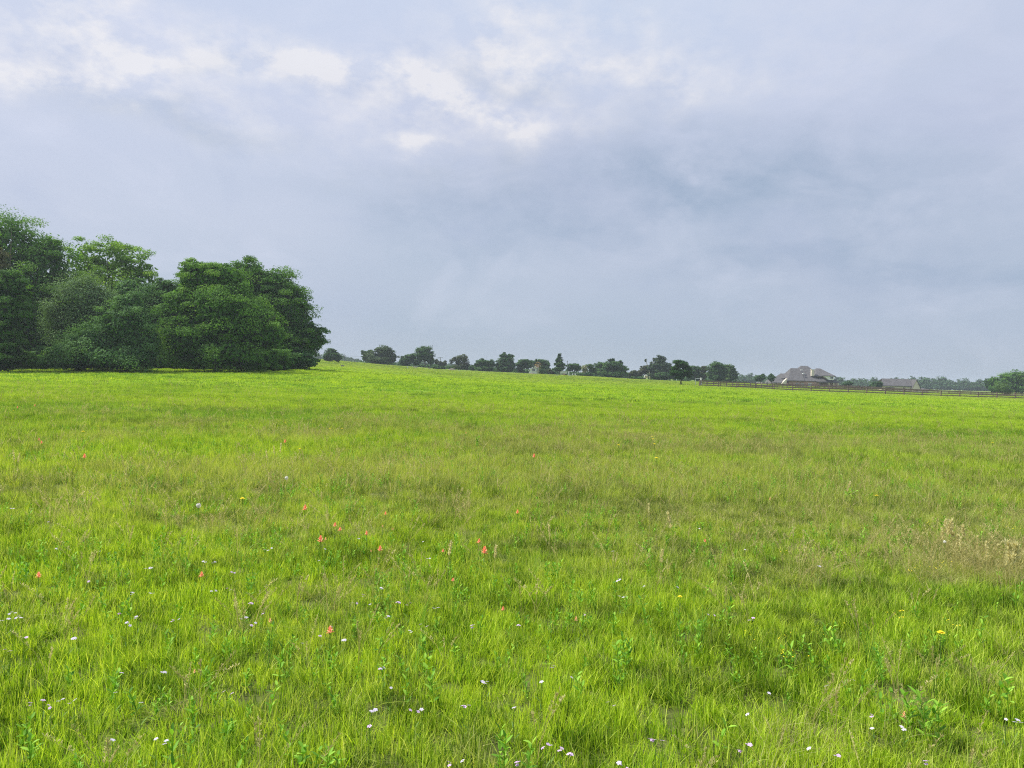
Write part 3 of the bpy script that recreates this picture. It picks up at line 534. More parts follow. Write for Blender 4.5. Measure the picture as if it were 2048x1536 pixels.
for (vu, vv) in ((1609.5,739.5),(1610,747)): q = H.p(vu, vv, 3.4 if vv < 742 else 2); MB().box(q.x-.35, q.y-.4, q.z-.2, q.x+.35, q.y+.4, q.z+.12).build('roof_vent', m_trim, H.root)

H2 = House('cream_house', 'long low cream house with grey roof and a bright end gable', 'house', 1800, 784, 325)
X2 = lambda u, v=775: H2.p(u, v).x; Z2 = lambda u, v: H2.p(u, v).z
e2 = Z2(1795, 771.6); r2 = Z2(1800, 757.5); xa, xb = X2(1763), X2(1831); H2.wall(xa, xb, 0, 8, e2-.3, m_cream)
MB().poly([(xa-.5,-.5,e2-.25),(xb+.3,-.5,e2-.25),(xb+.3,-.5,e2),(xa-.5,-.5,e2),(xa+2,4,r2-.25),(xb-.9,4,r2-.25),(xb-.9,4,r2),(xa+2,4,r2),(xa-.5,8.5,e2-.25),(xb+.3,8.5,e2-.25),(xb+.3,8.5,e2),(xa-.5,8.5,e2)],
   [(0,1,2,3),(3,2,6,7),(0,4,5,1),(8,11,10,9),(11,7,6,10),(8,9,5,4),(1,5,6,2),(5,9,10,6),(0,3,7,4),(4,7,11,8)]).build('roof', m_shing, H2.root)
# gable wing facing the field
zzw, zzr = Z2(1830, 776.5), Z2(1830, 759.6)
for a_, b_ in ((1771,1789),(1806,1810)): MB().box(X2(a_), -.06, 0, X2(b_), .02, e2-.7).build('garage_door' if a_ == 1771 else 'door', m_dark, H2.root)

def gab(H, x0, x1, y0, y1, zw, zr, mw, mr):
    xm = (x0+x1)/2
    MB().poly([(x0,y0,-.5),(x1,y0,-.5),(x1,y0,zw),(xm,y0,zr-.15),(x0,y0,zw),(x0,y1,-.5),(x1,y1,-.5),(x1,y1,zw),(xm,y1,zr-.15),(x0,y1,zw)], [(0,1,2,3,4),(5,9,8,7,6),(0,5,6,1),(1,6,7,2),(2,7,8,3),(3,8,9,4),(4,9,5,0)]).build('wall', mw, H.root)
    MB().poly([(x0-.3,y0-.3,zw-.25),(xm,y0-.3,zr),(x1+.3,y0-.3,zw-.25),(x1+.3,y0-.3,zw-.1),(xm,y0-.3,zr+.18),(x0-.3,y0-.3,zw-.1),(x0-.3,y1+.3,zw-.25),(xm,y1+.3,zr),(x1+.3,y1+.3,zw-.25),(x1+.3,y1+.3,zw-.1),(xm,y1+.3,zr+.18),(x0-.3,y1+.3,zw-.1)],
       [(0,1,4,5),(1,2,3,4),(6,11,10,7),(7,10,9,8),(5,4,10,11),(4,3,9,10),(0,6,7,1),(1,7,8,2),(2,8,9,3),(0,5,11,6)]).build('roof', mr, H.root)
gab(H2, X2(1822.3), X2(1838), -1.0, 4, zzw, zzr, m_cream, m_shing)
H2.window(X2(1828), X2(1833), zzw-1.3, zzw-.6, -1.04)
H3 = House('cottage', 'cream cottage with grey gabled roof left of the brick house', 'house', 1556, 775, 320)
X3 = lambda u, v=768: H3.p(u, v).x; Z3 = lambda u, v: H3.p(u, v).z
e3 = Z3(1555, 765); r3 = Z3(1558, 752.5)
H3.wall(X3(1526), X3(1566), 1, 9, e3-.3, m_cream)
H3.hip(X3(1546), X3(1568), .6, 9, e3, X3(1550,753), X3(1566,753), r3, m_shing, yr0=5)
gx0, gx1, gm = X3(1562), X3(1573), X3(1570.5)
MB().poly([(gx0,-.2,-.5),(gx1,-.2,-.5),(gx1,-.2,Z3(1572,757)),(gx0,-.2,e3-.6),(gx0,1.2,-.5),(gx1,1.2,-.5),(gx1,1.2,Z3(1572,757)),(gx0,1.2,e3-.6)], [(0,1,2,3),(4,7,6,5),(0,4,5,1),(1,5,6,2),(2,6,7,3),(3,7,4,0)]).build('gable', m_cream, H3.root)
H3.window(X3(1534), X3(1537), .8, 1.9, .96); H3.window(X3(1553), X3(1556), .8, 1.9, .96)
H4 = House('farmhouse', 'grey-roofed house barely showing right of the cream gabled house', 'house', 1847, 785, 330)
z4 = H4.p(1847, 779).z; H4.wall(-2.2, 2.2, 0, 6, z4, m_cream); H4.hip(-2.2, 2.2, 0, 6, z4, -.9, .9, H4.p(1847, 776.3).z, m_shing); H4.window(-.5, .5, .8, min(1.6, z4-.3), -.04)
H5 = House('white_house', 'white gabled house half hidden behind the brown-headed palm', 'house', 1067, 748, 305)
gab(H5, -1.6, 2.2, 0, 6, H5.p(1067, 740).z, H5.p(1068, 733).z, m_white, m_trim); H5.window(-.5, .5, 1, 2, -.04)
H6 = House('white_house', 'white peaked house glimpsed under the drooping palm', 'house', 1170, 753, 305)
gab(H6, -.8, 1.4, 0, 6, H6.p(1170, 744.5).z, H6.p(1171, 740).z, m_white, m_trim); H6.wall(-3, -.8, 1, 6, H6.p(1160, 744.5).z, m_white); H6.window(-.1, .5, .8, 1.6, -.04)
H7 = House('shed', 'white open-fronted shed behind the conical tree', 'shed', 1127, 752, 272)
zr = H7.p(1127, 742.5).z; zm = H7.p(1127, 747).z
MB().box(X7a := H7.p(1119, 750).x, 0, zm, H7.p(1134, 750).x, 3, zr-.12).box(X7a, .6, -.4, H7.p(1134, 750).x, 3, zm-.004).build('wall', m_white, H7.root)
MB().box(X7a-.2, -.2, zr-.12, H7.p(1134.5, 750).x, 3.2, zr).build('roof', m_trim, H7.root)
MB().box(X7a, .1, -.3, H7.p(1124.8, 750).x, .59, zm-.01).build('tank', m_grey, H7.root)
MB().box(H7.p(1126, 750).x, .2, -.3, H7.p(1130.3, 750).x, .5, zm-.02).build('panel', m_pink, H7.root)
MB().box(H7.p(1130.6, 750).x, .52, -.3, H7.p(1133.8, 750).x, .59, zm-.02).build('opening_shade', m_dark, H7.root)  # dark slab, the shade inside the open front put into its colour
MB().box(H7.p(1136.5, 747).x, .5, -.3, H7.p(1139, 747).x, 1.2, H7.p(1138, 742.5).z).build('post', m_white, H7.root)

# ------------------------------------------------------------------ fences
m_fence = plain('weathered_wood', (.22,.155,.125), .9, (7, (.13,.095,.08)), bump=.4)
def fence(label, pts, rails=(.35, .8, 1.25), h=1.38, rr=.09, pr=.09):
    p0 = pts[0]; g0 = ground(*p0); root = empty('rail_fence', (p0[0], p0[1], g0), label, 'fence', 'brown rail fences on the right')
    top = []
    for i, (x, y) in enumerate(pts):
        g = ground(x, y)-g0; top.append((x-p0[0], y-p0[1], g)); w = pr; hh = h+random.uniform(-.03, .06)
        MB().box(top[-1][0]-w, top[-1][1]-w, g-.4, top[-1][0]+w, top[-1][1]+w, g+hh).build('post', m_fence, root)
    for rh in rails:
        mb = MB(); j = [random.uniform(-.03, .03) for _ in top]
        for i in range(len(top)-1):
            a, b = Vector(top[i]), Vector(top[i+1]); n = Vector((-(b-a).y, (b-a).x, 0)).normalized()*.02; off = Vector((0, -pr-.022, 0))
            za, zb = rh+j[i], rh+j[i+1]; q = [a+off-n+Vector((0,0,za-rr)), b+off-n+Vector((0,0,zb-rr)), b+off-n+Vector((0,0,zb+rr)), a+off-n+Vector((0,0,za+rr))]
            q2 = [v+2*n for v in q]; mb.poly([tuple(v) for v in q+q2], [(0,1,2,3),(4,7,6,5),(0,4,5,1),(1,5,6,2),(2,6,7,3),(3,7,4,0)])
        mb.build('rail', m_fence, root)
    return root
def pu(u, d): q = P(u, 775, d); return (q.x, q.y)
fence('front rail fence with widely spaced posts running to the right edge', [pu(1399+37.2*i*(1 if i == 0 else 1), 165+.0*i) for i in range(20)])
A0 = Vector(pu(1400, 168)); A1 = Vector(pu(1800, 262)); nA = 45
fence('second rail fence behind, running back from the corner past the brick house', [tuple(A0.lerp(A1, i/nA)) for i in range(nA+1)], rr=.075, rails=(.28, .66, 1.04), h=1.15)
fence('third rail fence farthest back, in front of the cream gabled house', [pu(1590+22*i, 215-i*.8) for i in range(25)], rr=.08, rails=(.3, .62, .94), h=1.05)

# ------------------------------------------------------------------ small things at the field edge
def small(name, label, cat, u, v, d): a = P(u, v, d); return empty(name, (a.x, a.y, ground(a.x, a.y)), label, cat)
b_ = small('marker_post', 'short white post at the fence corner', 'post', 1402, 771, 172); h_ = P(1402, 755.5, 172).z-b_.location.z
MB().box(-.16,-.16,-.3,.16,.16,h_-.12).build('shaft', m_white, b_); MB().box(-.2,-.2,h_-.12,.2,.2,h_).build('cap', m_trim, b_)
b_ = small('pipe_gate', 'thin pale pipe rail reaching left from the white post', 'gate', 1397, 768, 176); zt = P(1397, 757.3, 176).z-b_.location.z
MB().tube([(-.75,0,zt),(.55,0,zt)], .05, 6).build('rail', m_grey, b_); MB().tube([(-.7,0,-.2),(-.7,0,zt)], .05, 6).build('post', m_grey, b_)
b_ = small('concrete_box', 'low concrete box with pale lid in the grass below the cedar', 'utility box', 685, 735.5, 190)
MB().box(-.38,-.3,-.2,.38,.3,.33).build('body', plain('dark_concrete', (.12,.13,.11), .9), b_); MB().box(-.43,-.35,.332,.43,.35,.45).build('lid', m_cream, b_)  # body a darker grey than the cream lid
for (u, v, lab, w, hh) in ((815, 739.3, 'thin white stake left of the dome tree', .07, .62), (918, 745, 'small white stake below the airy olive tree', .12, .4), (1252, 759.2, 'small white stake below the broad peaked tree', .09, .3)):
    b_ = small('marker_stake', lab, 'stake', u, v, 245); b_['group'] = 'white stakes at the field edge'
    MB().box(-w,-.03,-.3,w,.03,hh+.1).build('board', m_white, b_); MB().box(-.03,.031,-.3,.03,.08,hh).build('peg', m_cream, b_)
for (u, v, lab, mt) in ((1114, 753.2, 'grey low lid in the grass left of the white shed', m_grey), (1140, 754.5, 'pale blue trough in the grass right of the white shed', plain('pale_blue', (.55,.66,.74), .6))):
    b_ = small('trough' if u > 1120 else 'tank_lid', lab, 'trough' if u > 1120 else 'lid', u, v, 240)
    MB().box(-.42,-.3,-.2,.42,.3,.2).build('body', mt, b_); MB().box(-.46,-.34,.202,.46,.34,.27).build('rim', m_trim, b_)
for (u, v, lab, ln) in ((1144, 752.5, 'white board leaning left beside the shed', -.25), (1151.5, 753, 'white board leaning right, farther from the shed', .35)):
    b_ = small('leaning_board', lab, 'board', u, v, 262); zt = P(u, 746.8, 262).z-b_.location.z
    MB().poly([(-.2,-.05,-.1),(.2,-.05,-.1),(.2-ln*.9,-.05,zt),(-.15-ln*.9,-.05,zt),(-.2,.05,-.1),(.2,.05,-.1),(.2-ln*.9,.05,zt),(-.15-ln*.9,.05,zt)], [(0,1,2,3),(4,7,6,5),(0,4,5,1),(1,5,6,2),(2,6,7,3),(3,7,4,0)]).build('panel', m_white, b_)
    MB().tube([(.1,.6,-.1),(-ln*.5,.1,zt*.7)], .04, 6).build('strut', m_grey, b_)
b_ = small('garden_ornament', 'cream rounded panel under the bare pale trunk', 'garden ornament', 1292, 759, 266); s = 266/F
pts = [(math.cos(t_)*3.6*s, -.1, 4.5*s+math.sin(t_)*4.4*s) for t_ in np.linspace(-.3, math.pi+.3, 14)]
MB().poly(pts+[(x, .2, z) for x, _, z in pts], [tuple(range(14)), tuple(range(27, 13, -1))]+[(i, 14+i, 14+(i+1) % 14, (i+1) % 14) for i in range(14)]).build('panel', plain('tan_plaster', (.50,.38,.24), .8), b_)
MB().tube([(x-.05, -.15, z+.04) for x, _, z in pts[4:]], .14, 6).build('rim', m_white, b_)
b_ = small('garden_arch', 'pale arched trellis behind the lone field tree', 'arch', 1357, 765, 262); s = 262/F
MB().tube([(math.cos(t_)*4*s-0, 0, 5.5*s+math.sin(t_)*4.5*s) for t_ in np.linspace(.0, math.pi, 12)], .11, 6).tube([(4*s,0,-.3),(4*s,0,5.5*s)], .1, 6).tube([(-4*s,0,-.3),(-4*s,0,5.5*s)], .1, 6).tube([(-4*s,0,5.5*s),(4*s,0,5.7*s)], .08, 6).build('frame', m_grey, b_)
m_mulch = plain('brown_mulch', (.13,.11,.085), .95, (3, (.09,.08,.06)), bump=.5)
for (u, v, d, w, hh, lab) in ((904,743.5,262,9,4,'tan earth mound left of the airy olive tree'),(830,739,262,8,3,'brown earth mound under the dome tree'),(859,740.5,262,5,3,'small earth mound against the clipped hedge'),(1064,750,260,9,3,'brown earth mound below the palm')):
    s = d/F; a = P(u, v, d); g = ground(a.x, a.y); xs, ys = np.meshgrid(np.linspace(-1, 1, 17), np.linspace(-1, 1, 9))
    zz = hh*s*1.25*np.clip(1-xs**2-ys**2, 0, 1)**.6*(.8+.4*fbm(xs+u, ys, .6, 2)) - .25
    Vv = np.c_[(xs*w*s).ravel(), (ys*w*s*.6).ravel(), zz.ravel()]; ii, jj_ = np.meshgrid(np.arange(8), np.arange(16), indexing='ij'); q = (ii*17+jj_).ravel()
    o = nmesh('earth_mound', Vv, [np.c_[q, q+1, q+18, q+17]], m_mulch, smooth=True); o.location = (a.x, a.y, g); tag(o, lab, 'mound', 'earth mounds along the garden edge')
m_pole = plain('pole_wood', (.16,.155,.15), .9)
b_ = small('utility_pole', 'utility pole with crossarm above the hedges', 'utility pole', 880, 742, 330); h_ = P(880, 714, 330).z-b_.location.z
MB().tube([(0,0,-.4),(0,0,h_)], [.16,.12], 8).build('pole', m_pole, b_); MB().box(-1.15,-.06,h_-.40,1.15,.06,h_-.25).build('crossarm', m_pole, b_)
for x in (-1, -.5, .5, 1): MB().tube([(x,0,h_-.249),(x,0,h_-.02)], [.07,.04], 6).build('insulator', m_grey, b_)
b_ = small('utility_pole', 'slim pole right of the conical tree top', 'utility pole', 1134, 752, 330); h_ = P(1134, 721, 330).z-b_.location.z
MB().tube([(0,0,-.4),(0,0,h_)], [.14,.08], 8).build('pole', m_pole, b_); MB().box(-.2,-.1,h_-.6,.2,.1,h_-.4).build('crossarm', m_pole, b_)
w0, w1 = P(560, 700, 420), P(880, 716.5, 330)
o = MB().tube([w0.lerp(w1, f)-Vector((0, 0, 4*f*(1-f)*1.2)) for f in np.linspace(0, 1, 20)], .035, 5).build('power_line', m_pole); tag(o, 'thin power line crossing the sky right of the wood', 'power line')

# ------------------------------------------------------------------ grass and ground cover
def blades(n, r, h, w, lean, seg=3, rg=rng, curve=.5, upright=1., rmix=(0, 1)):
    th = rg.uniform(0, 2*np.pi, n); rr_ = r*np.sqrt(rg.random(n)); bx, by = rr_*np.cos(th), rr_*np.sin(th)
    hh = rg.uniform(h[0], h[1], n); az = rg.uniform(0, 2*np.pi, n); ln = rg.normal(0, lean, n)+.05; ww = rg.uniform(w[0], w[1], n)
    fx = rg.uniform(0, 2*np.pi, n); sx_, sy_ = np.cos(fx), np.sin(fx)
    V = []; 
    for k in range(seg+1):
        f = k/seg; dx = ln*hh*(f*upright*.6+curve*f*f); z = hh*f*(1-.25*np.abs(ln)*f)-.01
        cx, cy = bx+np.cos(az)*dx, by+np.sin(az)*dx; q = ww*.5*(1-f**1.6*.92)
        V.append(np.stack([cx-sx_*q, cy-sy_*q, z], 1)); V.append(np.stack([cx+sx_*q, cy+sy_*q, z], 1))
    V = np.stack(V, 1).reshape(-1, 3); m = 2*(seg+1); b = np.arange(n)[:, None]*m
    Fb = np.concatenate([np.stack([b[:, 0]+2*k, b[:, 0]+2*k+1, b[:, 0]+2*k+3, b[:, 0]+2*k+2], 1) for k in range(seg)])
    rn = rmix[0]+(rmix[1]-rmix[0])*rg.random(n); return V, Fb, np.tile(rn, seg)
def merge(parts):
    V, Fc, Rn, o = [], [], [], 0
    for v, f, r in parts: V.append(v); Fc.append(f+o); Rn.append(r); o += len(v)
    return np.concatenate(V), np.concatenate(Fc), np.concatenate(Rn)
def leaf_quads(base, dirv, ln, wd, rn):                       # a folded lance-shaped leaf of two long quads + tip
    d = Vector(dirv).normalized(); s = d.cross(Vector((0, 0, 1))).normalized(); n = s.cross(d); b = Vector(base)
    p = [b, b+d*ln*.35+s*wd*.5+n*wd*.15, b+d*ln*.75+s*wd*.36+n*wd*.1-Vector((0,0,ln*.06)), b+d*ln-Vector((0,0,ln*.14)), b+d*ln*.75-s*wd*.36+n*wd*.1-Vector((0,0,ln*.06)), b+d*ln*.35-s*wd*.5+n*wd*.15]
    m1, m2 = b+d*ln*.35, b+d*ln*.75-Vector((0,0,ln*.05))
    V = [p[0], p[1], p[2], p[3], p[4], p[5], m1, m2]
    return np.array([tuple(v) for v in V]), np.array([[0,1,2,7],[0,7,4,5],[7,2,3,4]])[[0,1,2]], np.full(3, rn)
def forb(h, pairs, ln, wd, rg=random):
    parts = []; lx, ly = rg.uniform(-.2, .2), rg.uniform(-.2, .2)
    st = [Vector((lx*h*f*f, ly*h*f*f, h*f)) for f in (0, .35, .7, 1)]
    w = .0022
    for a, b in zip(st, st[1:]):
        for sdir in (Vector((1, 0, 0)), Vector((0, 1, 0))):
            parts.append((np.array([tuple(a-sdir*w), tuple(a+sdir*w), tuple(b+sdir*w*.8), tuple(b-sdir*w*.8)]), np.array([[0, 1, 2, 3]]), np.array([.6])))
    az = rg.uniform(0, 6.28)
    for i in range(pairs):
        f = .25+.75*i/(pairs-1); p = Vector((lx*h*f*f, ly*h*f*f, h*f)); az += 1.57+rg.uniform(-.3, .3); L_ = ln*(1-.35*abs(f-.6))*rg.uniform(.8, 1.2)
        for q in (0, math.pi):
            el = rg.uniform(.15, .8)+.35*f; dv = (math.cos(az+q)*math.cos(el), math.sin(az+q)*math.cos(el), math.sin(el))
            parts.append(leaf_quads(p, dv, L_, wd*rg.uniform(.8, 1.2), rg.random()))
    return merge(parts)
def seedstalk(h, lean, rn0=.5, rg=random, head=.3, hw=.006):
    parts = []; az = rg.uniform(0, 6.28); dx, dy = math.cos(az)*lean, math.sin(az)*lean
    pt = lambda f: Vector((dx*h*f*f, dy*h*f*f, h*f)); fs = [0, .3, .6, 1]
    for a, b in zip(fs, fs[1:]):
        for sdir in (Vector((1, 0, 0)), Vector((0, 1, 0))):
            parts.append((np.array([tuple(pt(a)-sdir*.0012), tuple(pt(a)+sdir*.0012), tuple(pt(b)+sdir*.001), tuple(pt(b)-sdir*.001)]), np.array([[0,1,2,3]]), np.array([rn0])))
    for i in range(26 if hw < .0065 else 90):
        f = 1-head*rg.random(); p = pt(f); e = Vector((rg.gauss(0, 1), rg.gauss(0, 1), 1.6)).normalized(); s_ = e.cross(Vector((rg.gauss(0, 1), rg.gauss(0, 1), .1))).normalized(); l_ = hw*2.6
        parts.append((np.array([tuple(p), tuple(p+e*l_*.5+s_*hw*.35), tuple(p+e*l_), tuple(p+e*l_*.5-s_*hw*.35)]), np.array([[0,1,2,3]]), np.array([rn0+rg.uniform(-.2, .4)])))
    return merge(parts)
def scatter(name, label, protos, pts, idx, scl, attrs, cat):
    """protos: list of (mesh). One object whose points carry copies of the small meshes."""
    col = bpy.data.collections.new(name+' kinds'); kinds = []
    for i, me in enumerate(protos):
        o = bpy.data.objects.new('%s_tuft_%02d' % (name, i), me); col.objects.link(o)
    n = len(pts); me = bpy.data.meshes.new(name); me.vertices.add(n); me.vertices.foreach_set('co', np.asarray(pts, np.float32).ravel())
    def add(nm, ty, val):
        a = me.attributes.new(nm, ty, 'POINT'); a.data.foreach_set('vector' if ty == 'FLOAT_VECTOR' else 'value', np.asarray(val).ravel())
    add('pick', 'INT', idx.astype(np.int32)); rot = np.c_[rng.normal(0, .09, n), rng.normal(0, .09, n), rng.uniform(0, 6.283, n)]
    add('turn', 'FLOAT_VECTOR', rot.astype(np.float32)); add('size', 'FLOAT_VECTOR', scl.astype(np.float32))
    for k_, v_ in attrs.items(): add(k_, 'FLOAT', v_.astype(np.float32))
    o = bpy.data.objects.new(name, me); C.objects.link(o); tag(o, label, cat, kind='stuff')
    g = bpy.data.node_groups.new(name+' scatter', 'GeometryNodeTree'); g.interface.new_socket('Geometry', in_out='INPUT', socket_type='NodeSocketGeometry'); g.interface.new_socket('Geometry', in_out='OUTPUT', socket_type='NodeSocketGeometry')
    gi = g.nodes.new('NodeGroupInput'); go = g.nodes.new('NodeGroupOutput'); ci = g.nodes.new('GeometryNodeCollectionInfo'); ip = g.nodes.new('GeometryNodeInstanceOnPoints')
    ci.inputs['Collection'].default_value = col; ci.inputs['Separate Children'].default_value = True; ci.inputs['Reset Children'].default_value = True
    ip.inputs['Pick Instance'].default_value = True
    def na_(nm, ty): q = g.nodes.new('GeometryNodeInputNamedAttribute'); q.data_type = ty; q.inputs['Name'].default_value = nm; return q.outputs['Attribute']
    g.links.new(gi.outputs[0], ip.inputs['Points']); g.links.new(ci.outputs[0], ip.inputs['Instance'])
    g.links.new(na_('pick', 'INT'), ip.inputs['Instance Index']); g.links.new(na_('turn', 'FLOAT_VECTOR'), ip.inputs['Rotation']); g.links.new(na_('size', 'FLOAT_VECTOR'), ip.inputs['Scale'])
    g.links.new(ip.outputs[0], go.inputs[0]); md = o.modifiers.new('scatter', 'NODES'); md.node_group = g
    return o
def proto(parts, mat, nm='tuft'): V, Fc, Rn = parts; return nmesh(nm, V, [Fc], mat, {'rnd': Rn}, link=False)
fine = [proto(merge([blades(34, .065, (.045, .115), (.004, .0072), .3), blades(5, .06, (.10, .165), (.003, .005), .35, rmix=(.6, 1)), blades(12, .10, (.03, .07), (.003, .006), .9, 2, rmix=(0, .5))]), m_grass) for _ in range(6)]
messy = [proto(merge([blades(26, .10, (.05, .12), (.0025, .0045), .9, curve=.9), blades(8, .09, (.1, .2), (.0018, .003), .5, rmix=(.6, 1)), blades(12, .1, (.03, .07), (.004, .007), .8, 2, rmix=(0, .5))]), m_grass) for _ in range(5)]
midt = [proto(merge([blades(70, .20, (.08, .18), (.007, .013), .4, 2), blades(12, .2, (.15, .26), (.005, .009), .4, 2, rmix=(.5, 1))]), m_grass) for _ in range(4)]
fart = [proto(merge([blades(110, .75, (.10, .22), (.025, .05), .5, 2), blades(16, .75, (.2, .3), (.02, .03), .4, 2, rmix=(.6, 1))]), m_grass) for _ in range(3)]
def wedge(y0, y1, dens, margin):          # the strip of field from y0 to y1, a few metres wider than the view; sparser outside it
    if y0 < 2: y0 = -3.0
    margin = margin+6; n = int((y1-y0)*2*(.70*max(y1, 0)+margin)*dens)
    y = rng.uniform(y0, y1, n); x = rng.uniform(-1, 1, n)*(.70*max(y1, 0)+margin)
    k = np.abs(x) < .70*np.maximum(y, 0)+margin; out_ = (np.abs(x) > .70*y+1.6) | (y < 1.5); k &= ~(out_ & (rng.random(n) < .35))
    return x[k], y[k]
PX, PY, PI_, PS = [], [], [], []
def addp(x, y, idx, s): PX.append(x); PY.append(y); PI_.append(idx); PS.append(s)
def tufth(x, y): return .55+.75*fbm(x, y, .3, 3, 21)
x, y = wedge(.8, 10, 190, 2.0); dl = dullf(x, y); isf = rng.random(len(x)) > dl*.85+.08
gap = fbm(x, y, .35, 3, 31); keep = gap > .0+.22*rng.random(len(x)); x, y, dl, isf = x[keep], y[keep], dl[keep], isf[keep]
addp(x, y, np.where(isf, rng.integers(0, 6, len(x)), rng.integers(6, 11, len(x))), np.where(isf, 1., .9)*tufth(x, y)*rng.uniform(.75, 1.2, len(x)))
x, y = wedge(.8, 7, 45, 2.0); addp(x, y, rng.integers(6, 11, len(x)), rng.uniform(.4, .75, len(x)))
x, y = wedge(10, 24, 80, 2.5); dl = dullf(x, y); isf = rng.random(len(x)) > dl*.85
addp(x, y, np.where(isf, rng.integers(0, 6, len(x)), rng.integers(6, 11, len(x))), 1.5*tufth(x, y)*rng.uniform(.75, 1.25, len(x)))
x, y = wedge(22, 60, 17, 4); addp(x, y, rng.integers(11, 15, len(x)), (.65+.6*fbm(x, y, 2.5, 3, 5))*rng.uniform(.8, 1.2, len(x)))
x, y = wedge(56, 262, 2.0, 8); kp = ground_np(x, y) > -90; x, y = x[kp], y[kp]; addp(x, y, rng.integers(15, 18, len(x)), (.5+.6*fbm(x, y, 7, 3, 5))*rng.uniform(.75, 1.2, len(x)))
PX, PY, PI_, PS = map(np.concatenate, (PX, PY, PI_, PS)); PZ = ground_np(PX, PY)
dl = np.clip(dullf(PX, PY)+rng.normal(0, .22, len(PX)), 0, 1); cl = np.clip(coolf(PX, PY)+rng.normal(0, .25, len(PX)), 0, 1)
vg = np.clip(.5+(fbm(PX, PY, .2, 2, 51)-.5)*1.4*np.interp(PY, [0,20,60], [1,.7,.2])+(fbm(PX, PY, 1.1, 2, 53)-.5)*.45+(fbm(PX*.5, PY, 5, 2, 55)-.5)*.5+rng.normal(.02, .27, len(PX))+np.interp(PY, [0,30,60,150,220], [0,.03,.16,.12,-.05]), 0, 1)
scatter('grass', 'fine yellow-green meadow grass with duller patches covering the field', fine+messy+midt+fart, np.c_[PX, PY, PZ], PI_, np.c_[np.sqrt(PS), np.sqrt(PS), PS], {'dull': dl, 'cool': cl, 'vigour': vg}, 'grass')
print('grass tufts', len(PX))
# leafy weeds
fb = [proto(merge([blades(6, .02, (.18, .30), (.0022, .0034), .35)]), m_forb)] + [proto(forb(random.uniform(.10, .17), random.choice((4, 5, 6)), random.uniform(.035, .055), random.uniform(.009, .014)), m_forb) for _ in range(2)] + \
     [proto(merge([forb(random.uniform(.06, .11), random.choice((3, 4)), .034, .011) for _ in range(2)]), m_forb) for _ in range(6)]
x, y = wedge(.9, 30, 26, 2); f_ = fbm(x, y, 1.1, 3, 41) + .08*np.exp(-((y-6.5)/2)**2); kp = f_ > .46+.16*rng.random(len(x)); x, y = x[kp], y[kp]
scatter('leafy_weeds', 'small broad-leaved weeds growing in clumps through the grass', fb, np.c_[x, y, ground_np(x, y)], rng.integers(0, 9, len(x)), np.repeat(rng.uniform(.7, 1.35, len(x))[:, None], 3, 1), {'dull': 0*x}, 'weeds')
sk = [proto(merge([seedstalk(random.uniform(.16, .30), random.uniform(.1, .7), random.uniform(.1, .6)) for _ in range(3)]), m_dry) for _ in range(5)] + \
     [proto(merge([blades(40, .14, (.06, .16), (.001, .0022), 1.1, curve=1.0), blades(10, .1, (.1, .22), (.001, .0018), .6)]), m_dry) for _ in range(3)]
x, y = wedge(1.2, 60, 11, 2); kp = rng.random(len(x)) < (.06+.75*dullf(x, y)**1.5)*np.interp(y, [0, 25, 60], [1, 1, .4]); x, y = x[kp], y[kp]
gx, gy = wedge(.9, 9, 60, 1.5); gg = fbm(gx, gy, .35, 3, 31) < .30; x = np.r_[x, gx[gg]]; y = np.r_[y, gy[gg]]
px_, py_ = BLP[3][:2]; ex = rng.normal(px_, .7, 340); ey = rng.normal(py_, .38, 340); x = np.r_[x, ex]; y = np.r_[y, ey]
ii = rng.integers(0, 8, len(x)); sc_ = rng.uniform(.7, 1.2, len(x))*np.interp(y, [0, 20, 60], [1, 1.2, 2.])
scatter('dry_grass', 'thin straw-coloured dead stems tangled through the grass', sk, np.c_[x, y, ground_np(x, y)], ii, np.repeat(sc_[:, None], 3, 1), {'dull': 0*x}, 'dry grass')

# ------------------------------------------------------------------ flowers and single plants
def petalmat(name, c1, c2, tr=.3):
    m, t = newmat(name); leafshade(t, ramp(t, attr(t, 'rnd'), [(0, c1), (1, c2)]), tr, (1, .9, .9)); return m
m_or = petalmat('paintbrush_bract', (.85,.22,.11), (.90,.55,.38)); m_sal = petalmat('salmon_bract', (.80,.34,.16), (.82,.56,.34)); m_pk = petalmat('phlox_petal', (.50,.34,.58), (.64,.50,.68)); m_lk = petalmat('pale_petal', (.52,.48,.62), (.66,.62,.70))
m_ye = petalmat('yellow_petal', (.80,.62,.02), (.85,.75,.06)); m_wh = petalmat('white_fluff', (.62,.62,.56), (.80,.80,.76)); m_st, t = newmat('stem'); leafshade(t, ramp(t, attr(t, 'rnd'), [(0, (.08,.18,.04)), (1, (.16,.26,.06))]))
def stemmesh(h, lf=4, w=.0022):
    parts = []
    for s_ in (Vector((w, 0, 0)), Vector((0, w, 0))): parts.append((np.array([tuple(-s_), tuple(s_), tuple(s_*.7+Vector((0,0,-h*0+h))), tuple(-s_*.7+Vector((0,0,h)))]), np.array([[0,1,2,3]]), np.array([.4])))
    for i in range(lf):
        az = random.uniform(0, 6.28); parts.append(leaf_quads((0, 0, h*(.2+.6*i/max(1, lf))), (math.cos(az), math.sin(az), .9), h*.22, .006, random.random()))
    V, Fc, Rn = merge(parts); V[:, 2] -= h; return nmesh('stem', V, [Fc], m_st, {'rnd': Rn}, link=False)     # hangs below the bloom at the origin
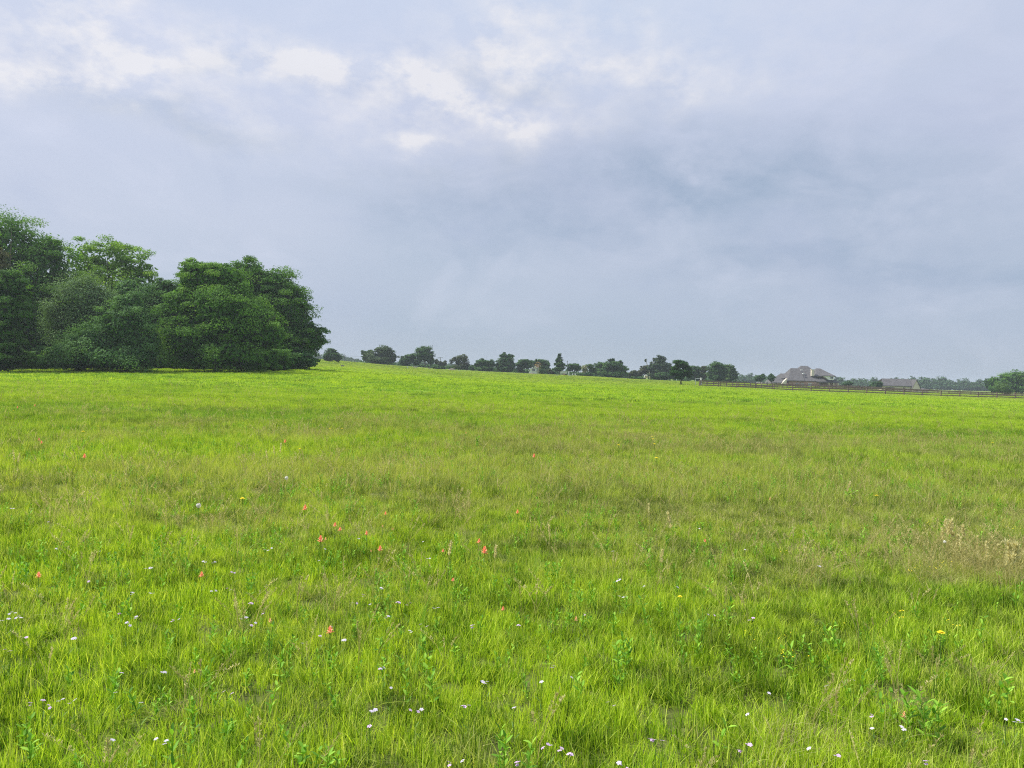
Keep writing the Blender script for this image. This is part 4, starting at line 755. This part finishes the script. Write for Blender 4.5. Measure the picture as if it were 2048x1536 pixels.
def bractmesh(r, h, n, mat):
    parts = []
    for i in range(n):
        f = i/n; az = i*2.4; z = -h*.5+h*f; rr_ = r*(1-.45*f); el = .35+.9*f
        V, Fc, Rn = leaf_quads((0, 0, z), (math.cos(az)*math.cos(el), math.sin(az)*math.cos(el), math.sin(el)), rr_*1.25, rr_*.62, random.random()); parts.append((V, Fc, Rn))
    V, Fc, Rn = merge(parts); return nmesh('bracts', V, [Fc], mat, {'rnd': Rn}, link=False)
def petalmesh(r, n, mat, wide=.9, tilt=.25, cx=0, cy=0, cz=0, tx=0, ty=0):
    parts = []
    for i in range(n):
        az = i*2*math.pi/n; parts.append(leaf_quads((0, 0, 0), (math.cos(az), math.sin(az), tilt+.02), r, r*wide, random.random()))
    V, Fc, Rn = merge(parts); V = V @ np.array(Matrix.Rotation(tx, 3, 'X') @ Matrix.Rotation(ty, 3, 'Y')).T + [cx, cy, cz]; return V, Fc, Rn
def flower(name, label, cat, group, loc, stem, bloom, s=1, part='petals', hs=1):
    root = empty(name, (loc.x, loc.y, ground(loc.x, loc.y)), label, cat, group, random.uniform(0, 6.28))
    dz = loc.z-root.location.z
    for me, nm in ((stem, 'stem'), (bloom, part)):
        if me is None: continue
        o = bpy.data.objects.new(nm, me); C.objects.link(o); o.parent = root; o.location = (0, 0, dz); o.scale = (s, s, s*(hs if nm == 'stem' else 1))
    return root
st26 = stemmesh(.26, 5); st18 = stemmesh(.20, 3, .0016)
pb = [bractmesh(.026, .040, 26, m_or), bractmesh(.022, .034, 20, m_or)]; ps = bractmesh(.016, .032, 14, m_sal)
PB = [(610,1016,1.15,0,'tall orange-red paintbrush flower standing apart at the left of the bloom patch'),(670,1050,.8,0,'small paintbrush flower, upper of a close pair'),(680,1059,.7,0,'small paintbrush flower, lower of a close pair'),(641,1079,1.15,0,'fullest orange-red paintbrush flower of the left group'),(651,1078,.7,1,'paler paintbrush flower touching the fullest one'),
 (733,1067,.95,0,'orange paintbrush flower between the left group and the salmon pair'),(760,1098,.9,0,'salmon-orange paintbrush flower low in the left group'),(771,1027,.8,0,'orange and white tipped paintbrush flower behind the left group'),(765,1052,.6,1,'pale peach paintbrush flower, left of a faint pair'),(786,1058,.6,1,'pale peach paintbrush flower, right of a faint pair'),(742,1102,.5,1,'tiny paintbrush bud beside the low salmon flower'),
 (1035,1024,1.0,0,'red-orange paintbrush flower alone near the picture middle'),(958,1083,.8,0,'upper red paintbrush flower of the central pair'),(969,1102,1.25,0,'largest red-orange paintbrush flower, lower of the central pair'),(886,1102,.55,0,'tiny orange paintbrush flower left of the central pair'),(901,1104,.5,1,'faint yellowish paintbrush flower by the tiny orange one'),
 (1068,912,1.5,0,'distant red paintbrush flower in the dull grass middle'),(169,913,1.5,0,'distant red paintbrush flower in the bright grass at left'),(77,1151,1.0,0,'flattened orange paintbrush flower near the left edge'),(403,1150,.75,0,'small upright orange paintbrush flower above the pink flowers'),
 (660,1261,1.0,0,'vivid red-orange paintbrush flower beside a pink flower in the foreground'),(540,1241,.7,1,'yellow-orange paintbrush flower in the foreground'),(1152,1238,.75,1,'pale apricot paintbrush flower right of the middle foreground'),(1410,1082,.7,0,'single small paintbrush flower at the right of the field'),(1006,1218,.5,0,'tiny orange paintbrush bud in the middle foreground'),
 (83,885,1.3,0,'far orange paintbrush speck at left, right one of two'),(78,879,1.1,0,'far orange paintbrush speck at left, left one of two'),(35,815,1.6,0,'very far paintbrush speck near the left edge'),(70,811,1.6,0,'very far paintbrush speck right of the left-edge one'),(932,866,1.5,1,'far pale orange speck above the dull grass'),(570,883,1.4,0,'far orange speck by the tall seed heads'),(1808,1430,.7,1,'peach paintbrush flower low among the right foreground weeds'),(906,1160,.5,0,'tiny orange bud above the middle foreground'),(389,1343,.5,1,'tiny peach bud in the left foreground'),(1540,998,1.0,1,'faint peach flower in the right middle distance')]
for (u, v, s_, k_, lab) in PB:
    flower('paintbrush_flower', lab, 'wildflower', 'orange paintbrush flowers', hit(u, v, .22), st26, ps if k_ else random.choice(pb), s_, 'bracts')
def cluster(n, mat, r=.011):
    parts = []
    for i in range(n):
        a_ = random.uniform(0, 6.28); q = 0 if n == 1 else random.uniform(.010, .026); parts.append(petalmesh(r*random.uniform(.8, 1.1), 5, mat, .85, .15, math.cos(a_)*q, math.sin(a_)*q, random.uniform(-.006, .008), random.uniform(-.5, .3)+.25, random.uniform(-.5, .5)))
    V, Fc, Rn = merge(parts); return nmesh('petals', V, [Fc], mat, {'rnd': Rn}, link=False)
ph = {(n, k_): [cluster(n, (m_pk, m_lk)[k_]) for _ in range(3)] for n in (1, 2, 3) for k_ in (0, 1)}
PK = [(173,1164,3,0),(24,1228,3,1),(36,1237,3,1),(12,1239,2,1),(48,1275,2,0),(138,1277,2,1),(10,1298,1,0),(20,1301,1,0),(245,1228,3,0),(262,1187,2,1),(302,1189,2,1),(253,1249,3,1),(275,1237,2,1),(348,1241,2,0),(358,1237,1,1),(428,1183,3,1),(455,1180,2,0),(468,1146,2,0),(510,1147,1,0),(500,1205,2,0),(488,1236,2,1),(525,1225,2,0),(503,1250,1,0),(511,1247,1,1),(54,1409,3,0),(86,1398,1,0),(102,1412,2,0),(124,1403,2,1),(139,1407,1,0),(150,1398,1,1),(231,1388,1,1),(243,1349,1,1),(322,1348,2,1),(282,1409,1,1),(453,1388,2,0),(312,1481,1,1),(335,1487,2,1),(225,1484,1,1),(758,1336,2,0),(768,1334,1,1),(782,1377,1,1),(743,1424,2,1),(739,1450,1,0),(831,1423,2,0),(843,1422,1,1),(928,1410,2,0),(938,1409,1,1),(964,1369,2,1),(974,1366,1,1),(1028,1419,1,1),(1083,1367,1,1),(945,1255,3,0),(845,1253,2,0),(818,1263,2,1),(873,1219,2,1),(795,1203,2,0),(816,1209,2,0),(765,1178,2,1),(722,1191,3,0),(711,1205,2,0),(740,1211,1,1),(773,1234,2,1),(662,1252,1,0),(681,1279,2,1),(640,1270,1,0),(605,1288,1,1),(1233,1160,3,1),(1289,1175,2,1),(1355,1173,1,1),(1240,1194,2,1),(1252,1194,1,1),(1167,1228,2,0),(1035,1249,2,0),(1508,1240,3,0),(1424,1231,2,0),(1115,1335,2,1),(1143,1356,1,1),(1219,1410,2,0),(1538,1389,1,1),(1495,1427,1,1),(1653,1370,1,1),(1708,1362,1,1),(1748,1432,2,0),(1744,1460,1,1),(1810,1459,2,1),(1092,1493,2,0),(1102,1491,1,0),(1125,1500,2,0),(1137,1505,2,0),(1312,1480,3,0),(1325,1480,1,0),(1493,1489,2,0),(1487,1503,3,0),(1618,1495,1,1),(1672,1512,2,0),(1850,1528,3,0),(2012,1440,1,1),(2030,1441,2,1),(2042,1444,1,1),(1035,1531,3,0),(895,1525,2,0),(925,1520,1,1),(1238,1530,1,1),(1252,1533,2,0),(24,1018,2,1),(102,1043,2,1),(115,1099,2,1),(200,1103,1,1),(293,1138,2,1),(300,1134,2,1),(410,1125,2,1),(427,1125,2,1),(530,1101,2,1),(545,1097,2,1),(638,1123,1,1),(650,1100,1,1),(715,1078,2,1),(857,1118,2,1),(846,1085,1,1),(1490,1100,1,1),(1635,1133,2,1),(1395,1057,2,1),(1230,1103,2,1)]
for i_, (u, v, n, k_) in enumerate(PK):
    lab = ('tiny single ' if n == 1 else 'small clustered ') + ('pale whitish-lilac phlox flower' if k_ else 'pink-mauve phlox flower') + (' in the nearest grass' if v > 1330 else ' in the grass a few steps away')
    flower('phlox_flower', lab, 'wildflower', ('single' if n == 1 else 'clustered')+(' pale' if k_ else ' mauve')+(' near' if v > 1330 else ' farther')+' phlox flowers', hit(u, v, .17), st18, random.choice(ph[(n, k_)]), random.uniform(.85, 1.15))
V1 = petalmesh(.019, 16, m_ye, .3, .12); V2 = petalmesh(.012, 12, m_ye, .35, .5, cz=.002)
dan = nmesh('petals', *[(lambda q: (q[0], [q[1]]))(merge([V1, V2]))][0], m_ye, {'rnd': merge([V1, V2])[2]}, link=False)
for (u, v, s_, lab) in ((485,997,1.7,'yellow dandelion-like flower seen edge-on near the white seed ball'),(1882,1265,1.3,'yellow dandelion-like flower on a bare stem in the right foreground'),(1360,1193,.9,'small yellow flower right of the middle foreground'),(1313,916,2.2,'lowest yellow flower of the four right of centre'),(1309,888,2.2,'third yellow flower in the stack right of centre'),(1306,878,2,'second yellow flower in the stack right of centre'),(1304,873,1.7,'topmost yellow flower in the stack right of centre'),(1237,890,2,'yellow flower left of the stack of four'),(166,863,2.4,'far yellow flower at the left'),(600,898,1.8,'faint yellow flower by the tall seed heads'),(660,857,2,'far yellow flower, left of two above the dull grass'),(684,857,2,'far yellow flower, right of two above the dull grass'),(1753,991,1.4,'pale yellow flower in the right middle distance'),(1985,885,1.8,'far yellow flower near the right edge')):
    flower('yellow_flower', lab, 'wildflower', 'yellow dandelion-like flowers', hit(u, v, .24), st26, dan, s_)
yd = []
for n in (3, 4, 5):
    ps_ = [petalmesh(.0042, 5, m_ye, 1, .2, random.gauss(0, .03), random.gauss(0, .03), random.uniform(-.03, .02), .4, 0) for _ in range(n)]
    yd.append(nmesh('yellow_flower', merge(ps_)[0], [merge(ps_)[1]], m_ye, {'rnd': merge(ps_)[2]}, link=False))
rs = random.Random(3); one = petalmesh(.030, 7, m_ye, .9, .5)
fm = nmesh('yellow_flower', one[0], [one[1]], m_ye, {'rnd': one[2]}, link=False)
for i_ in range(190):
    v = 770+95*rs.random()**1.3; u = rs.uniform(0, 2048) if rs.random() < .6 else rs.gauss(1350, 230)
    if v > 852 and rs.random() < .5: v -= 60
    q = hit(u, v, .2)
    if q.y > 150: continue
    o = bpy.data.objects.new('yellow_flower', fm); C.objects.link(o); o.location = q; s_ = rs.uniform(.6, 1.1)*np.interp(q.y, [15, 60, 140], [.8, 1.3, 2.0]); o.scale = (s_, s_, s_)
    tag(o, 'tiny far yellow flower dotting the bright part of the field', 'wildflower', 'far yellow flower dots')
for i_ in range(42):                              # little yellow clusters in the right foreground
    u, v = rs.choice(((1790,1225),(1830,1226),(1900,1227),(1640,1262),(1530,1268),(1545,1300),(2030,1060),(1850,1060),(1860,1130),(1930,1120),(1600,1100))); u += rs.gauss(0, 22); v += rs.gauss(0, 10)
    o = bpy.data.objects.new('yellow_flower', rs.choice(yd)); C.objects.link(o); o.location = hit(u, v, .14); o.rotation_euler.z = rs.uniform(0, 6)
    tag(o, 'cluster of minute yellow blooms among the right foreground weeds', 'wildflower', 'minute yellow bloom clusters')
parts = []
for i_ in range(120):
    e = Vector((random.gauss(0, 1), random.gauss(0, 1), random.gauss(0, 1))).normalized(); s_ = e.cross(Vector((.3, .5, .9))).normalized(); c_ = e*.016; t2 = e.cross(s_)
    parts.append((np.array([tuple(c_-s_*.0035), tuple(c_+t2*.0035), tuple(c_+s_*.0035), tuple(c_-t2*.0035)]), np.array([[0,1,2,3]]), np.array([random.random()])))
    parts.append((np.array([tuple(e*.002), tuple(e*.002+s_*.0004), tuple(e*.016), tuple(e*.016-s_*.0004)]), np.array([[0,1,2,3]]), np.array([0.])))
pf = merge(parts); puff = nmesh('seed_ball', pf[0], [pf[1]], m_wh, {'rnd': pf[2]}, link=False)
for u, v, s_, lab in ((397,1011,1.5,'white dandelion seed ball left of the yellow flower'),(1890,1084,.9,'white seed ball beneath the straw seed heads at right'),(573,956,1.4,'small white seed ball in the dull grass at left')):
    flower('seed_ball', lab, 'seed head', 'white seed balls', hit(u, v, .23), st26, puff, s_, 'fluff')
# tall straw seed stalks
def stalk(u, v, h, w, lab, n=1, mat=m_dry, lean=.25):
    q = hit(u, v, h); root = empty('seed_stalk', (q.x, q.y, ground(q.x, q.y)), lab, 'grass stalk', 'pale grass seed stalks')
    V, Fc, Rn = merge((lambda a_, l_: [seedstalk(h*a_, 0 if q else l_, .75, head=.34, hw=w*1.15) for q in (0,)]+[seedstalk(h*a_, l_, .75, head=.30, hw=w) for q in range(0)])(random.uniform(.92, 1), random.uniform(0, lean))); o = nmesh('seed_head', V, [Fc], mat, {'rnd': np.clip(Rn, 0, 1)}, root)
for i_, (u, v, h, w, lab) in enumerate(((1893,1036,.42,.014,'tallest straw seed stalk of the right-hand group'),(1900,1045,.38,.013,'straw seed stalk second in the right-hand group'),(1909,1048,.36,.012,'straw seed stalk third in the right-hand group'),(1887,1058,.32,.008,'leftmost short straw seed stalk of the right-hand group'),(1931,1046,.34,.011,'straw seed stalk set slightly right of the group'),(1913,1068,.3,.008,'low straw seed stalk under the group'),(1975,1084,.38,.009,'thin straw stalk between the group and the edge'),(1955,1072,.3,.007,'short straw stalk right of the group'),(2022,1090,.42,.014,'left of the thick straw plumes at the right edge'),(2034,1086,.44,.015,'middle thick straw plume at the right edge'),(2045,1090,.44,.015,'rightmost thick straw plume at the right edge'),(2012,1102,.34,.009,'low straw plume near the right edge'),
   (31,897,.45,.008,'pale seed head cluster near the left edge, left one'),(35,905,.40,.008,'pale seed head near the left edge, right one'),(560,886,.45,.009,'tall pale seed head left of centre, highest'),(550,892,.4,.008,'tall pale seed head left of centre, second'),(537,900,.42,.008,'leaning pale seed head left of centre'),(1348,1025,.42,.012,'pale seed stalk right of the lone paintbrush flower'),(897,1080,.34,.009,'yellowish seed stalk left of the central red pair'),(990,1088,.3,.008,'brown seed stalk right of the central red pair'),(1102,1045,.36,.007,'thin tan stalk in the middle distance'),(1322,1098,.3,.008,'tan seed stalk right of the middle'),(1690,960,.4,.010,'pale stalk in the far right grass'),(1300,1000,.4,.006,'thin straw stalk in the dull grass'))):
    stalk(u, v, h, w, lab, 1)
# bigger leafy plants
def plant(u, v, h, ln, wd, pairs, lab, n=1):
    q = hit(u, v, h*.8); root = empty('weed_plant', (q.x, q.y, ground(q.x, q.y)), lab, 'plant', 'broad-leaved weed plants')
    ps_ = []
    for k_ in range(n):
        V, Fc, Rn = forb(h*random.uniform(.75, 1), pairs, ln, wd); V = V + [random.gauss(0, .03)*(n > 1), random.gauss(0, .03)*(n > 1), 0]; ps_.append((V, Fc, Rn))
    V, Fc, Rn = merge(ps_); nmesh('foliage', V, [Fc], m_forb, {'rnd': Rn}, root)
for a_ in ((590,1505,.11,.05,.02,4,'weed plant with the broadest leaves at the bottom, left of the middle',2),(1010,1490,.2,.05,.016,7,'dense upright weed with lilac tips at the bottom middle',3),(655,1500,.13,.04,.012,5,'bushy weed between the broadest-leaved plant and the bottom middle',4),(870,1350,.22,.055,.018,4,'tall single-stemmed weed in the middle foreground',1),(1440,1450,.16,.06,.022,3,'weed with paired oval leaves right of the bottom middle',1),(1820,1400,.2,.065,.02,5,'grey-green narrow-leaved weed in the right foreground',3),(1860,1425,.2,.06,.018,5,'leafy weed crowded against the grey-green one',3),(2000,1365,.2,.065,.022,4,'weed holding up oval leaves near the right edge',2),(1770,1395,.16,.05,.016,4,'low weed left of the grey-green one',2),(1250,1290,.18,.05,.018,5,'dark leafy clump in the middle right foreground',4),(1660,1260,.2,.05,.016,5,'upright weed in front of the pale straw patch',3),(1100,1130,.2,.05,.016,5,'bright leafy clump below the lone paintbrush flower',5),(860,1290,.2,.05,.016,4,'leafy stem left of the mauve flower head',2),(240,1210,.18,.05,.016,5,'bright weed above the left pink flowers',3),(500,1160,.2,.045,.014,5,'leafy clump between the left pink flowers',4),(40,1130,.2,.05,.015,5,'leafy clump at the left edge',5),(1700,985,.2,.07,.025,5,'dark rosette weed in the right middle distance',4),(325,1090,.22,.05,.02,5,'dark leafy stem in the left middle ground',2),(955,880,.25,.09,.03,5,'dark green tuft in the dull far grass',3)):
    plant(*a_)
# ------------------------------------------------------------------ haze
bpy.context.view_layer.update()
zmax = max((o.matrix_world @ Vector(c)).z for o in S.objects if o.type == 'MESH' and o.name != 'ground' for c in o.bound_box) + .5
print('top', zmax)
hz = MB().box(-1500, -1500, float(Z.min())-1, 1500, 1500, zmax).build('haze', bpy.data.materials.new('haze_air')); m = hz.data.materials[0]; m.use_nodes = True; t = m.node_tree; t.nodes.clear()
pv = t.nodes.new('ShaderNodeVolumePrincipled'); pv.inputs['Density'].default_value = .00026; pv.inputs['Color'].default_value = (.80, .90, 1, 1); pv.inputs['Anisotropy'].default_value = .2
o = t.nodes.new('ShaderNodeOutputMaterial'); t.links.new(pv.outputs[0], o.inputs['Volume']); tag(hz, 'thin pale blue haze over the whole pasture', None, kind='stuff')
zs = V[:, 2] if False else Z; print('terrain z', float(Z.min()), float(Z.max()))
